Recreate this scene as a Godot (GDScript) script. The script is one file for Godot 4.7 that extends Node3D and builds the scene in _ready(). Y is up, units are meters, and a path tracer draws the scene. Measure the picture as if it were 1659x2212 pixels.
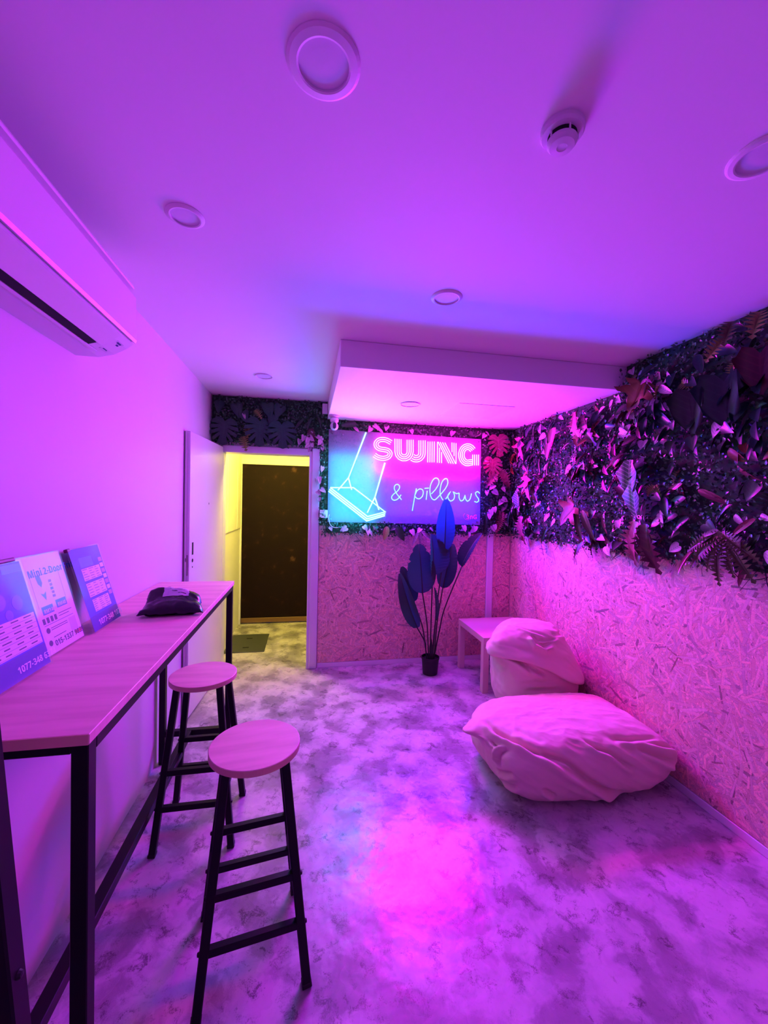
extends Node3D
# A small waiting corner lit by a neon sign. Origin: on the floor under the camera. y up, metres.

const ROOM_H := 2.407
const BACK_Z := -3.689
const LEFT_X := -0.821
const RIGHT_X := 1.997
const FRONT_Z := 0.95
const SOFFIT_Y := 2.258
const SOFFIT_Z := -2.24
const SOFFIT_X := 0.161
const TABLE_Y := 1.034
const SIGN_Z := -3.628
const NEON_PINK := [[0.73,2.052,0.713,2.061,0.692,2.071,0.675,2.075,0.659,2.075,0.643,2.073,0.631,2.068,0.623,2.06,0.618,2.051,0.618,2.044,0.62,2.038,0.627,2.031,0.638,2.025,0.654,2.022,0.674,2.021,0.697,2.018,0.72,2.011,0.74,1.996,0.751,1.974,0.748,1.949,0.735,1.928,0.715,1.914,0.694,1.907,0.675,1.903,0.656,1.903,0.634,1.906,0.611,1.912,0.59,1.923,0.575,1.933],
	[0.739,2.069,0.721,2.078,0.699,2.088,0.678,2.093,0.659,2.094,0.638,2.09,0.62,2.083,0.608,2.07,0.6,2.056,0.599,2.041,0.604,2.027,0.616,2.016,0.631,2.007,0.651,2.004,0.671,2.002,0.693,2,0.712,1.995,0.725,1.984,0.732,1.971,0.73,1.955,0.721,1.94,0.707,1.931,0.689,1.925,0.673,1.922,0.657,1.922,0.638,1.924,0.619,1.929,0.6,1.939,0.586,1.949],
	[0.748,2.085,0.73,2.095,0.705,2.106,0.682,2.111,0.658,2.112,0.633,2.108,0.61,2.098,0.593,2.081,0.582,2.06,0.581,2.038,0.589,2.017,0.604,2.001,0.625,1.99,0.648,1.986,0.669,1.984,0.689,1.981,0.703,1.978,0.711,1.972,0.714,1.967,0.712,1.961,0.708,1.953,0.698,1.947,0.684,1.943,0.672,1.94,0.659,1.94,0.642,1.942,0.626,1.946,0.61,1.955,0.597,1.964],
	[0.773,2.105,0.776,1.985,0.785,1.949,0.81,1.921,0.845,1.906,0.883,1.908,0.918,1.925,0.941,1.956,0.949,1.993,0.946,2.104],
	[0.793,2.104,0.796,1.986,0.803,1.958,0.822,1.936,0.849,1.925,0.878,1.926,0.905,1.94,0.923,1.963,0.929,1.992,0.926,2.103],
	[0.812,2.104,0.815,1.987,0.82,1.967,0.833,1.952,0.853,1.943,0.874,1.944,0.892,1.954,0.905,1.971,0.91,1.991,0.907,2.102],
	[0.831,2.104,0.834,1.987,0.837,1.976,0.845,1.967,0.856,1.962,0.869,1.962,0.88,1.968,0.888,1.978,0.89,1.99,0.888,2.101],
	[1.061,2.104,1.064,1.988,1.062,1.971,1.058,1.954,1.049,1.939,1.038,1.926,1.025,1.915,1.009,1.907,0.992,1.902,0.975,1.901,0.957,1.903,0.941,1.908,0.926,1.916],
	[1.041,2.103,1.044,1.987,1.042,1.974,1.039,1.961,1.032,1.95,1.024,1.94,1.014,1.931,1.002,1.925,0.989,1.921,0.975,1.92,0.962,1.922,0.95,1.926,0.938,1.932],
	[1.02,2.102,1.022,1.986,1.022,1.977,1.019,1.968,1.015,1.961,1.009,1.954,1.002,1.948,0.994,1.944,0.985,1.941,0.976,1.94,0.967,1.941,0.958,1.944,0.951,1.948],
	[1,2.101,1.002,1.985,1.002,1.98,1,1.975,0.998,1.971,0.995,1.967,0.991,1.964,0.987,1.962,0.982,1.96,0.977,1.96,0.972,1.96,0.967,1.962,0.963,1.964,0.959,1.968,0.956,1.971],
	[1.088,2.095,1.09,1.902],
	[1.108,2.096,1.111,1.903],
	[1.129,2.097,1.132,1.904],
	[1.15,2.098,1.152,1.905],
	[1.181,2.096,1.184,1.903],
	[1.202,2.043,1.204,1.902],
	[1.223,2.003,1.226,1.901],
	[1.187,2.097,1.297,1.902],
	[1.207,2.095,1.319,1.9],
	[1.23,2.094,1.342,1.898],
	[1.253,2.093,1.365,1.899],
	[1.323,2.097,1.326,2.008],
	[1.343,2.095,1.347,1.972],
	[1.364,2.093,1.369,1.899],
	[1.557,2.054,1.534,2.078,1.504,2.092,1.473,2.093,1.442,2.082,1.417,2.06,1.4,2.03,1.392,1.995,1.396,1.959,1.41,1.926,1.433,1.902,1.462,1.887,1.493,1.885,1.524,1.895,1.533,1.893],
	[1.542,2.042,1.523,2.062,1.5,2.074,1.475,2.075,1.451,2.066,1.431,2.048,1.417,2.023,1.411,1.994,1.414,1.964,1.425,1.938,1.443,1.917,1.466,1.905,1.491,1.903,1.516,1.911,1.532,1.91],
	[1.528,2.031,1.514,2.047,1.496,2.056,1.477,2.057,1.459,2.05,1.444,2.036,1.433,2.016,1.429,1.993,1.431,1.969,1.44,1.948,1.453,1.932,1.471,1.922,1.49,1.921,1.508,1.927,1.532,1.927],
	[1.512,2.02,1.503,2.032,1.492,2.039,1.479,2.04,1.467,2.035,1.457,2.024,1.451,2.009,1.448,1.992,1.449,1.975,1.455,1.959,1.464,1.947,1.475,1.94,1.488,1.938,1.5,1.943,1.531,1.944],
	[1.533,1.993,1.535,1.891],
	[1.552,1.994,1.555,1.892],
	[1.573,1.994,1.576,1.893],
	[1.593,1.995,1.595,1.893]]
const NEON_BLUE := [[0.848,1.548,0.836,1.562,0.819,1.58,0.805,1.597,0.793,1.615,0.783,1.633,0.777,1.65,0.778,1.666,0.784,1.678,0.794,1.686,0.806,1.689,0.818,1.683,0.826,1.673,0.828,1.661,0.824,1.648,0.815,1.635,0.804,1.622,0.789,1.611,0.775,1.6,0.763,1.587,0.755,1.575,0.754,1.563,0.758,1.553,0.767,1.545,0.78,1.541,0.794,1.544,0.809,1.551,0.821,1.563,0.831,1.576,0.838,1.586,0.843,1.593],
	[0.987,1.656,0.975,1.598,0.952,1.447],
	[0.977,1.598,0.984,1.615,0.993,1.633,1.005,1.645,1.019,1.652,1.033,1.652,1.045,1.646,1.052,1.636,1.055,1.622,1.053,1.604,1.047,1.585,1.035,1.571,1.021,1.561,1.007,1.56,0.995,1.564,0.984,1.572,0.977,1.58],
	[1.091,1.637,1.083,1.553],
	[1.066,1.659,1.106,1.662],
	[1.133,1.609,1.15,1.627,1.171,1.65,1.187,1.675,1.2,1.699,1.205,1.719,1.203,1.736,1.195,1.75,1.183,1.758,1.168,1.758,1.153,1.749,1.139,1.729,1.127,1.704,1.12,1.679,1.117,1.653,1.118,1.626,1.122,1.602,1.129,1.581,1.138,1.566,1.151,1.556,1.165,1.553,1.178,1.56,1.192,1.574,1.209,1.592,1.229,1.613,1.25,1.638,1.27,1.664,1.284,1.691,1.292,1.716,1.29,1.738,1.283,1.753,1.273,1.757,1.26,1.754,1.246,1.741,1.234,1.722,1.225,1.697,1.22,1.67,1.217,1.644,1.217,1.619,1.222,1.597,1.23,1.579,1.24,1.564,1.248,1.553],
	[1.273,1.561,1.281,1.574,1.293,1.591,1.31,1.617,1.321,1.635,1.31,1.623,1.296,1.602,1.295,1.584,1.3,1.568,1.31,1.554,1.323,1.546,1.34,1.551,1.354,1.563,1.36,1.581,1.362,1.6,1.354,1.62,1.348,1.633,1.359,1.628,1.376,1.618,1.393,1.62,1.407,1.624],
	[1.407,1.622,1.406,1.605,1.406,1.583,1.414,1.563,1.424,1.55,1.438,1.551,1.452,1.562,1.46,1.585,1.466,1.603,1.468,1.592,1.471,1.573,1.48,1.557,1.491,1.548,1.505,1.554,1.518,1.571,1.526,1.598,1.53,1.623],
	[1.615,1.625,1.607,1.635,1.596,1.643,1.582,1.639,1.572,1.629,1.574,1.616,1.581,1.602,1.591,1.591,1.601,1.58,1.606,1.567,1.606,1.554,1.598,1.545,1.587,1.54,1.574,1.544,1.564,1.549]]
const NEON_CYAN := [[0.505,2.148,0.354,1.733],
	[0.354,1.733,0.262,1.62],
	[0.354,1.733,0.385,1.626],
	[0.684,1.88,0.598,1.565],
	[0.598,1.565,0.531,1.423],
	[0.598,1.565,0.638,1.451],
	[0.194,1.641,0.401,1.647,0.696,1.433,0.534,1.388,0.194,1.641],
	[0.186,1.626,0.53,1.367,0.696,1.416],
	[0.179,1.61,0.527,1.348,0.694,1.399]]

var rng := RandomNumberGenerator.new()
var mats := {}
var used := {}


func _ready() -> void:
	rng.seed = 7
	# ---------------------------------------------------------------- camera
	var cam := Camera3D.new()
	cam.name = "camera"
	cam.fov = 103.77
	cam.near = 0.05
	cam.far = 40.0
	cam.position = Vector3(0, 1.5, 0)
	cam.rotation_order = EULER_ORDER_YXZ
	cam.rotation = Vector3(-0.0185, -0.1876, 0.0208)
	add_child(cam)
	cam.current = true
	# ---------------------------------------------------------------- environment: dim daylight that enters by the open doorway behind the camera
	var env := Environment.new()
	env.background_mode = Environment.BG_COLOR
	env.background_color = Color(0.80, 0.80, 0.84)
	env.background_energy_multiplier = 0.3
	env.tonemap_mode = Environment.TONE_MAPPER_LINEAR
	env.tonemap_exposure = 1.0
	env.sdfgi_enabled = true
	env.ssao_enabled = true
	env.ssil_enabled = true
	var we := WorldEnvironment.new()
	we.name = "world_environment"
	we.environment = env
	add_child(we)
	# ---------------------------------------------------------------- the light of the neon tubes, one area light just in front of each colour's tubes
	area_light("neon_magenta_light", Vector3(1.11, 1.985, -3.585), Vector2(0.96, 0.20), Color.from_rgba8(255, 4, 228), 7.4)
	area_light("neon_blue_light", Vector3(1.16, 1.62, -3.585), Vector2(0.84, 0.22), Color.from_rgba8(60, 30, 255), 8.6)
	area_light("neon_cyan_light", Vector3(0.42, 1.60, -3.585), Vector2(0.46, 0.60), Color.from_rgba8(0, 152, 255), 1.5)
	# the tubes shine back on their own sheet too
	area_light("neon_magenta_back_light", Vector3(1.12, 1.96, -3.556), Vector2(0.98, 0.30), Color.from_rgba8(255, 4, 228), 2.3, Vector3.ZERO)
	area_light("neon_blue_back_light", Vector3(1.16, 1.57, -3.556), Vector2(0.88, 0.34), Color.from_rgba8(50, 24, 255), 3.0, Vector3.ZERO)
	area_light("neon_cyan_back_light", Vector3(0.40, 1.64, -3.556), Vector2(0.42, 0.62), Color.from_rgba8(0, 168, 255), 1.0, Vector3.ZERO)
	make_materials()
	build_shell()
	build_corridor()
	build_sign()
	build_green_walls()
	build_counter()
	build_stools()
	build_flyers()
	build_parcel()
	build_side_table()
	build_bean_bags()
	build_potted_plant()
	build_air_conditioner()
	build_ceiling_fittings()
	build_small_things()


# ==================================================================== helpers

func area_light(called: String, at: Vector3, size: Vector2, c: Color, energy: float, turn := Vector3(0, PI, 0)) -> void:
	var l := AreaLight3D.new()
	l.name = called
	l.area_size = size
	l.light_color = c
	l.light_energy = energy
	l.shadow_enabled = true
	l.set("area_range", 12.0)
	l.position = at
	l.rotation = turn
	add_child(l)


func numbered(called: String) -> String:
	var n: int = used.get(called, 0)
	used[called] = n + 1
	return called if n == 0 else "%s_%03d" % [called, n]


func thing(called: String, label: String, category: String, at := Vector3.ZERO, turn := 0.0, group := "") -> Node3D:
	var o := Node3D.new()
	o.name = numbered(called)
	add_child(o)
	o.position = at
	o.rotation.y = turn
	tag(o, label, category, group)
	return o


func tag(o: Node, label: String, category := "", group := "", kind := "") -> void:
	if label != "": o.set_meta("label", label)
	if category != "": o.set_meta("category", category)
	if group != "": o.set_meta("group", group)
	if kind != "": o.set_meta("kind", kind)


func put(called: String, m: Mesh, mat: Material, parent: Node = self, at := Vector3.ZERO) -> MeshInstance3D:
	var o := MeshInstance3D.new()
	o.name = numbered(called) if parent == self else called
	o.mesh = m
	o.material_override = mat
	o.position = at
	parent.add_child(o, true)
	return o


func struct(called: String, m: Mesh, mat: Material, at := Vector3.ZERO) -> MeshInstance3D:
	var o := put(called, m, mat, self, at)
	o.set_meta("kind", "structure")
	return o


func material(c: Color, rough := 0.7, metal := 0.0, spec := 0.5) -> StandardMaterial3D:
	var m := StandardMaterial3D.new()
	m.albedo_color = c
	m.roughness = rough
	m.metallic = metal
	m.metallic_specular = spec
	return m


func tri_out(st: SurfaceTool, a: Vector3, b: Vector3, c: Vector3, out: Vector3) -> void:
	if (a - c).cross(a - b).dot(out) < 0.0:
		var t := b
		b = c
		c = t
	st.add_vertex(a)
	st.add_vertex(b)
	st.add_vertex(c)


func quad_out(st: SurfaceTool, a: Vector3, b: Vector3, c: Vector3, d: Vector3, out: Vector3) -> void:
	tri_out(st, a, b, c, out)
	tri_out(st, a, c, d, out)


func new_st(smooth := false) -> SurfaceTool:
	var st := SurfaceTool.new()
	st.begin(Mesh.PRIMITIVE_TRIANGLES)
	st.set_smooth_group(0 if smooth else -1)
	return st


func done(st: SurfaceTool) -> ArrayMesh:
	st.generate_normals()
	return st.commit()


# a box with chamfered edges, from corner lo to corner hi
func add_box(st: SurfaceTool, lo: Vector3, hi: Vector3, bevel := 0.0, xf := Transform3D()) -> void:
	var c := (lo + hi) / 2.0
	var h := (hi - lo) / 2.0
	var b: float = minf(bevel, minf(h.x, minf(h.y, h.z)) * 0.9)
	var P := func(s: Vector3, full: int) -> Vector3:
		var p := c
		for k in 3:
			p[k] += s[k] * (h[k] if k == full or b == 0.0 else h[k] - b)
		return xf * p
	for a in 3:
		var u := (a + 1) % 3
		var v := (a + 2) % 3
		for s in [-1.0, 1.0]:
			var q := []
			for w in [[-1, -1], [1, -1], [1, 1], [-1, 1]]:
				var sg := Vector3.ZERO
				sg[a] = s
				sg[u] = w[0]
				sg[v] = w[1]
				q.append(P.call(sg, a))
			var n := Vector3.ZERO
			n[a] = s
			quad_out(st, q[0], q[1], q[2], q[3], xf.basis * n)
	if b > 0.0:
		for a in 3:
			var u := (a + 1) % 3
			var v := (a + 2) % 3
			for su in [-1.0, 1.0]:
				for sv in [-1.0, 1.0]:
					var s0 := Vector3.ZERO
					s0[a] = -1
					s0[u] = su
					s0[v] = sv
					var s1 := s0
					s1[a] = 1
					var n := s0
					n[a] = 0
					quad_out(st, P.call(s0, u), P.call(s1, u), P.call(s1, v), P.call(s0, v), xf.basis * n)
		for i in 8:
			var s := Vector3(-1 if i & 1 else 1, -1 if i & 2 else 1, -1 if i & 4 else 1)
			tri_out(st, P.call(s, 0), P.call(s, 1), P.call(s, 2), xf.basis * s)


func box_mesh(lo: Vector3, hi: Vector3, bevel := 0.0) -> ArrayMesh:
	var st := new_st()
	add_box(st, lo, hi, bevel)
	return done(st)


# a bar of rectangular section between two points
func bar_mesh(a: Vector3, b: Vector3, w: float, d: float, bevel := 0.002, side := Vector3.RIGHT) -> ArrayMesh:
	var y := (b - a).normalized()
	var z := side.cross(y).normalized()
	var x := y.cross(z)
	var st := new_st()
	var l := a.distance_to(b)
	add_box(st, Vector3(-w / 2, 0, -d / 2), Vector3(w / 2, l, d / 2), bevel, Transform3D(Basis(x, y, z), a))
	return done(st)


# a round tube through points; radius may vary along it
func add_tube(st: SurfaceTool, pts: Array, radii: Variant, sides := 8, caps := true) -> void:
	var n := pts.size()
	var rings := []
	var t0: Vector3 = (pts[1] - pts[0]).normalized()
	var u := t0.cross(Vector3.UP if absf(t0.y) < 0.9 else Vector3.RIGHT).normalized()
	for i in n:
		var t: Vector3
		if i == 0: t = pts[1] - pts[0]
		elif i == n - 1: t = pts[n - 1] - pts[n - 2]
		else: t = (pts[i + 1] - pts[i]).normalized() + (pts[i] - pts[i - 1]).normalized()
		t = t.normalized()
		u = (u - t * u.dot(t)).normalized()
		var v := t.cross(u)
		var r: float = radii[i] if radii is Array else radii
		var miter := 1.0
		if i > 0 and i < n - 1:
			miter = 1.0 / maxf(0.6, t.dot((pts[i + 1] - pts[i]).normalized()))
		var ring := []
		for k in sides:
			var a := TAU * k / sides
			ring.append(pts[i] + (u * cos(a) + v * sin(a)) * r * miter)
		rings.append(ring)
	for i in n - 1:
		for k in sides:
			var k2 := (k + 1) % sides
			var mid: Vector3 = (pts[i] + pts[i + 1]) / 2.0
			quad_out(st, rings[i][k], rings[i][k2], rings[i + 1][k2], rings[i + 1][k], (rings[i][k] + rings[i][k2] + rings[i + 1][k] + rings[i + 1][k2]) / 4.0 - mid)
	if caps:
		for e in [0, n - 1]:
			var away: Vector3 = pts[0] - pts[1] if e == 0 else pts[n - 1] - pts[n - 2]
			for k in sides:
				tri_out(st, pts[e], rings[e][k], rings[e][(k + 1) % sides], away)


func tube_mesh(pts: Array, radii: Variant, sides := 8, caps := true) -> ArrayMesh:
	var st := new_st(true)
	add_tube(st, pts, radii, sides, caps)
	return done(st)


# profile of (radius, height) turned about y
func lathe_mesh(profile: Array, sides := 32, smooth := false) -> ArrayMesh:
	var st := new_st(smooth)
	for i in profile.size() - 1:
		var a: Vector2 = profile[i]
		var b: Vector2 = profile[i + 1]
		var nrm := Vector2(b.y - a.y, a.x - b.x)
		for k in sides:
			var t0 := TAU * k / sides
			var t1 := TAU * (k + 1) / sides
			var d0 := Vector3(cos(t0), 0, sin(t0))
			var d1 := Vector3(cos(t1), 0, sin(t1))
			var out := (d0 + d1) / 2.0 * nrm.x + Vector3.UP * nrm.y
			var p := [d0 * a.x + Vector3.UP * a.y, d1 * a.x + Vector3.UP * a.y, d1 * b.x + Vector3.UP * b.y, d0 * b.x + Vector3.UP * b.y]
			if a.x > 1e-5: tri_out(st, p[0], p[1], p[2], out)
			if b.x > 1e-5: tri_out(st, p[0], p[2], p[3], out)
	return done(st)


# polygon in the xy plane pushed from z0 to z1
func add_extrude(st: SurfaceTool, poly: PackedVector2Array, z0: float, z1: float, xf := Transform3D()) -> void:
	var idx := Geometry2D.triangulate_polygon(poly)
	for i in range(0, idx.size(), 3):
		for e in [[z0, -1.0], [z1, 1.0]]:
			var p := []
			for k in 3:
				var q := poly[idx[i + k]]
				p.append(xf * Vector3(q.x, q.y, e[0]))
			tri_out(st, p[0], p[1], p[2], xf.basis * Vector3(0, 0, e[1]))
	var ccw := not Geometry2D.is_polygon_clockwise(poly)
	for i in poly.size():
		var a := poly[i]
		var b := poly[(i + 1) % poly.size()]
		var n := Vector3(b.y - a.y, a.x - b.x, 0) * (1.0 if ccw else -1.0)
		quad_out(st, xf * Vector3(a.x, a.y, z0), xf * Vector3(b.x, b.y, z0), xf * Vector3(b.x, b.y, z1), xf * Vector3(a.x, a.y, z1), xf.basis * n)


func extrude_mesh(poly: PackedVector2Array, z0: float, z1: float, xf := Transform3D()) -> ArrayMesh:
	var st := new_st()
	add_extrude(st, poly, z0, z1, xf)
	return done(st)


# grid of points rows x cols -> smooth mesh with uvs
func grid_mesh(rows: Array, wrap := false) -> ArrayMesh:
	var st := new_st(true)
	var n := rows.size()
	var m: int = rows[0].size()
	for i in n:
		for j in m:
			st.set_uv(Vector2(float(j) / maxf(1, m - 1), float(i) / (n - 1)))
			st.add_vertex(rows[i][j])
	for i in n - 1:
		for j in (m if wrap else m - 1):
			var j2 := (j + 1) % m
			var a := i * m + j
			var b := i * m + j2
			var c := (i + 1) * m + j2
			var d := (i + 1) * m + j
			for f in [[a, b, c], [a, c, d]]:
				var p: Vector3 = rows[f[0] / m][f[0] % m]
				var q: Vector3 = rows[f[1] / m][f[1] % m]
				var r: Vector3 = rows[f[2] / m][f[2] % m]
				if (q - p).cross(r - p).length_squared() < 1e-18: continue
				for k in f:
					st.add_index(k)
	return done(st)


func text_mesh(s: String, height: float, depth := 0.0004, bold := false, family := "Droid Sans") -> TextMesh:
	var t := TextMesh.new()
	var f := SystemFont.new()
	f.font_names = PackedStringArray([family])
	f.font_weight = 700 if bold else 400
	t.font = f
	t.text = s
	t.font_size = 32
	t.pixel_size = height / 23.0
	t.depth = depth
	t.curve_step = 2.0
	return t


func curve_pts(ctrl: Array, per := 6) -> Array:
	var out := []
	for i in ctrl.size() - 1:
		var a: Vector3 = ctrl[maxi(i - 1, 0)]
		var b: Vector3 = ctrl[i]
		var c: Vector3 = ctrl[i + 1]
		var d: Vector3 = ctrl[mini(i + 2, ctrl.size() - 1)]
		for k in per:
			out.append(b.cubic_interpolate(c, a, d, float(k) / per))
	out.append(ctrl[-1])
	return out


func noise_tex(freq: float, octaves: int, ramp: Array, size := 1024, seed_ := 1, warp := 0.0, kind := FastNoiseLite.TYPE_SIMPLEX_SMOOTH, normal := false) -> NoiseTexture2D:
	var n := FastNoiseLite.new()
	n.seed = seed_
	n.noise_type = kind
	n.frequency = freq
	n.fractal_type = FastNoiseLite.FRACTAL_FBM if octaves > 1 else FastNoiseLite.FRACTAL_NONE
	n.fractal_octaves = octaves
	if warp > 0.0:
		n.domain_warp_enabled = true
		n.domain_warp_amplitude = warp
		n.domain_warp_frequency = freq * 1.5
	var t := NoiseTexture2D.new()
	t.width = size
	t.height = size
	t.seamless = true
	t.noise = n
	if normal:
		t.as_normal_map = true
		t.bump_strength = 4.0
	elif ramp.size():
		var g := Gradient.new()
		var off := PackedFloat32Array()
		var col := PackedColorArray()
		for r in ramp:
			off.append(r[0])
			col.append(r[1])
		g.offsets = off
		g.colors = col
		t.color_ramp = g
	return t


# wood strands pressed into a board: colour and relief
func strand_images(size: int, count: int, seed_: int) -> Array:
	var r := RandomNumberGenerator.new()
	r.seed = seed_
	var col := PackedByteArray()
	col.resize(size * size * 3)
	var hgt := PackedByteArray()
	hgt.resize(size * size)
	for i in size * size:
		col[i * 3] = 200
		col[i * 3 + 1] = 156
		col[i * 3 + 2] = 140
		hgt[i] = 100
	for s in count:
		var cx := r.randf() * size
		var cy := r.randf() * size
		var a := r.randf() * PI
		var l := r.randf_range(14, 44)
		var w := r.randf_range(2.0, 6.0)
		var tone := r.randf_range(0.86, 1.08)
		if r.randf() < 0.06: tone = r.randf_range(0.60, 0.8)
		var warm := r.randf_range(-8, 8)
		var base := [minf(255, 226 * tone + warm), minf(255, 184 * tone), minf(255, 166 * tone - warm)]
		var hh := r.randi_range(60, 220)
		var ca := cos(a)
		var sa := sin(a)
		var taper := r.randf_range(0.5, 1.0)
		var steps := int(l)
		for i in range(-steps, steps + 1):
			var f := 1.0 - (1.0 - taper) * absf(i) / l
			var ww := int(w * f)
			var grain := r.randf_range(0.95, 1.04)
			for j in range(-ww, ww + 1):
				var x := posmod(int(cx + ca * i - sa * j), size)
				var y := posmod(int(cy + sa * i + ca * j), size)
				var k := y * size + x
				var e := 0.90 if absi(j) == ww and ww > 1 else 1.0
				col[k * 3] = int(minf(255, base[0] * e * grain))
				col[k * 3 + 1] = int(minf(255, base[1] * e * grain))
				col[k * 3 + 2] = int(minf(255, base[2] * e * grain))
				hgt[k] = int(hh * e)
	return [ImageTexture.create_from_image(Image.create_from_data(size, size, false, Image.FORMAT_RGB8, col)), ImageTexture.create_from_image(Image.create_from_data(size, size, false, Image.FORMAT_L8, hgt))]


# leaf picture: pale midrib and side veins over a blade colour
func vein_image(blade: Color, vein: Color, edge: Color, strength: float, count: int) -> ImageTexture:
	var im := Image.create(64, 128, false, Image.FORMAT_RGB8)
	for y in 128:
		for x in 64:
			var u := absf(x - 31.5) / 31.5
			var v := y / 127.0
			var p := fposmod(v * count + u * 1.6, 1.0)
			var k := clampf(1.0 - absf(p - 0.5) / 0.17, 0, 1) * (1.0 - 0.4 * u)
			k = maxf(k, clampf(1.0 - u / 0.07, 0, 1))
			var c := blade.lerp(edge, smoothstep(0.55, 1.0, u) * 0.6).lerp(vein, k * strength)
			im.set_pixel(x, y, c)
	return ImageTexture.create_from_image(im)


func tri_map(m: StandardMaterial3D, scale: Vector3, world := true) -> void:
	m.uv1_triplanar = true
	m.uv1_world_triplanar = world
	m.uv1_scale = scale
	m.uv1_triplanar_sharpness = 4.0


func make_materials() -> void:
	var wall := material(Color(0.80, 0.79, 0.79), 0.62)
	wall.heightmap_enabled = true
	wall.heightmap_scale = 0.05
	wall.heightmap_texture = noise_tex(0.02, 4, [], 512, 5)
	tri_map(wall, Vector3.ONE * 0.9)
	mats.wall = wall
	mats.ceiling = material(Color(0.90, 0.89, 0.88), 0.7)
	mats.white_gloss = material(Color(0.82, 0.81, 0.81), 0.35)
	mats.white_paint = material(Color(0.87, 0.86, 0.85), 0.5)
	var fl := material(Color(0.95, 0.93, 0.94), 0.35)
	fl.albedo_texture = noise_tex(0.008, 6, [[0.0, Color(0.50, 0.49, 0.50)], [0.36, Color(0.62, 0.61, 0.62)], [0.5, Color(0.74, 0.73, 0.74)], [0.66, Color(0.80, 0.79, 0.79)], [1.0, Color(0.84, 0.83, 0.82)]], 1024, 11, 60.0)
	tri_map(fl, Vector3.ONE * 0.42)
	fl.detail_enabled = true
	fl.detail_blend_mode = BaseMaterial3D.BLEND_MODE_MUL
	fl.detail_uv_layer = BaseMaterial3D.DETAIL_UV_1
	fl.detail_albedo = noise_tex(0.03, 6, [[0.0, Color(0.50, 0.49, 0.50)], [0.17, Color(0.66, 0.65, 0.66)], [0.27, Color(0.92, 0.92, 0.92)], [0.40, Color(1, 1, 1)], [1.0, Color(1, 1, 1)]], 1024, 23, 60.0)
	fl.roughness_texture = noise_tex(0.02, 4, [[0.0, Color(0.62, 0.62, 0.62)], [1.0, Color(1, 1, 1)]], 512, 31)
	fl.heightmap_enabled = true
	fl.heightmap_scale = 0.12
	fl.heightmap_texture = noise_tex(0.05, 4, [], 512, 41)
	mats.floor = fl
	var osb_pics := strand_images(1024, 14000, 3)
	var osb := material(Color(1, 1, 1), 0.62)
	osb.albedo_texture = osb_pics[0]
	osb.heightmap_enabled = true
	osb.heightmap_scale = 0.12
	osb.heightmap_texture = osb_pics[1]
	tri_map(osb, Vector3.ONE * 0.62)
	mats.osb = osb
	mats.black_metal = material(Color(0.03, 0.03, 0.04), 0.45, 0.0, 0.35)
	mats.black_plastic = material(Color(0.03, 0.03, 0.035), 0.5)
	mats.dark_hole = material(Color(0.02, 0.02, 0.02), 0.9)
	mats.steel = material(Color(0.55, 0.54, 0.52), 0.35, 0.9)
	var wood := material(Color(0.94, 0.80, 0.74), 0.5)
	wood.albedo_texture = noise_tex(0.012, 4, [[0.2, Color(0.93, 0.92, 0.91)], [0.5, Color(0.97, 0.965, 0.96)], [0.8, Color(1, 1, 1)]], 512, 51)
	tri_map(wood, Vector3(0.35, 1.0, 3.2), false)
	mats.wood = wood
	mats.wood_fill_tint = material(Color(0.86, 0.73, 0.58), 0.5)  # wood shifted to tan, painting in the pale light from behind the camera
	var fabric := material(Color(0.86, 0.76, 0.68), 0.72)
	fabric.rim_enabled = true
	fabric.rim = 0.35
	fabric.rim_tint = 0.6
	fabric.heightmap_enabled = true
	fabric.heightmap_scale = 0.02
	fabric.heightmap_texture = noise_tex(0.25, 2, [], 256, 61)
	tri_map(fabric, Vector3.ONE * 6.0, false)
	mats.fabric = fabric
	mats.cream = material(Color(0.86, 0.85, 0.83), 0.6)
	var bd := material(Color(1, 1, 1), 0.7, 0.0, 0.25)
	bd.albedo_texture = noise_tex(0.012, 5, [[0.0, Color(0.075, 0.022, 0.045)], [0.66, Color(0.085, 0.026, 0.05)], [0.80, Color(0.12, 0.05, 0.06)], [1.0, Color(0.30, 0.2, 0.16)]], 512, 71, 20.0)
	tri_map(bd, Vector3.ONE * 0.9)
	mats.brown_door = bd
	mats.hatch = material(Color(0.30, 0.31, 0.30), 0.5, 0.4)


# ==================================================================== room

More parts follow.
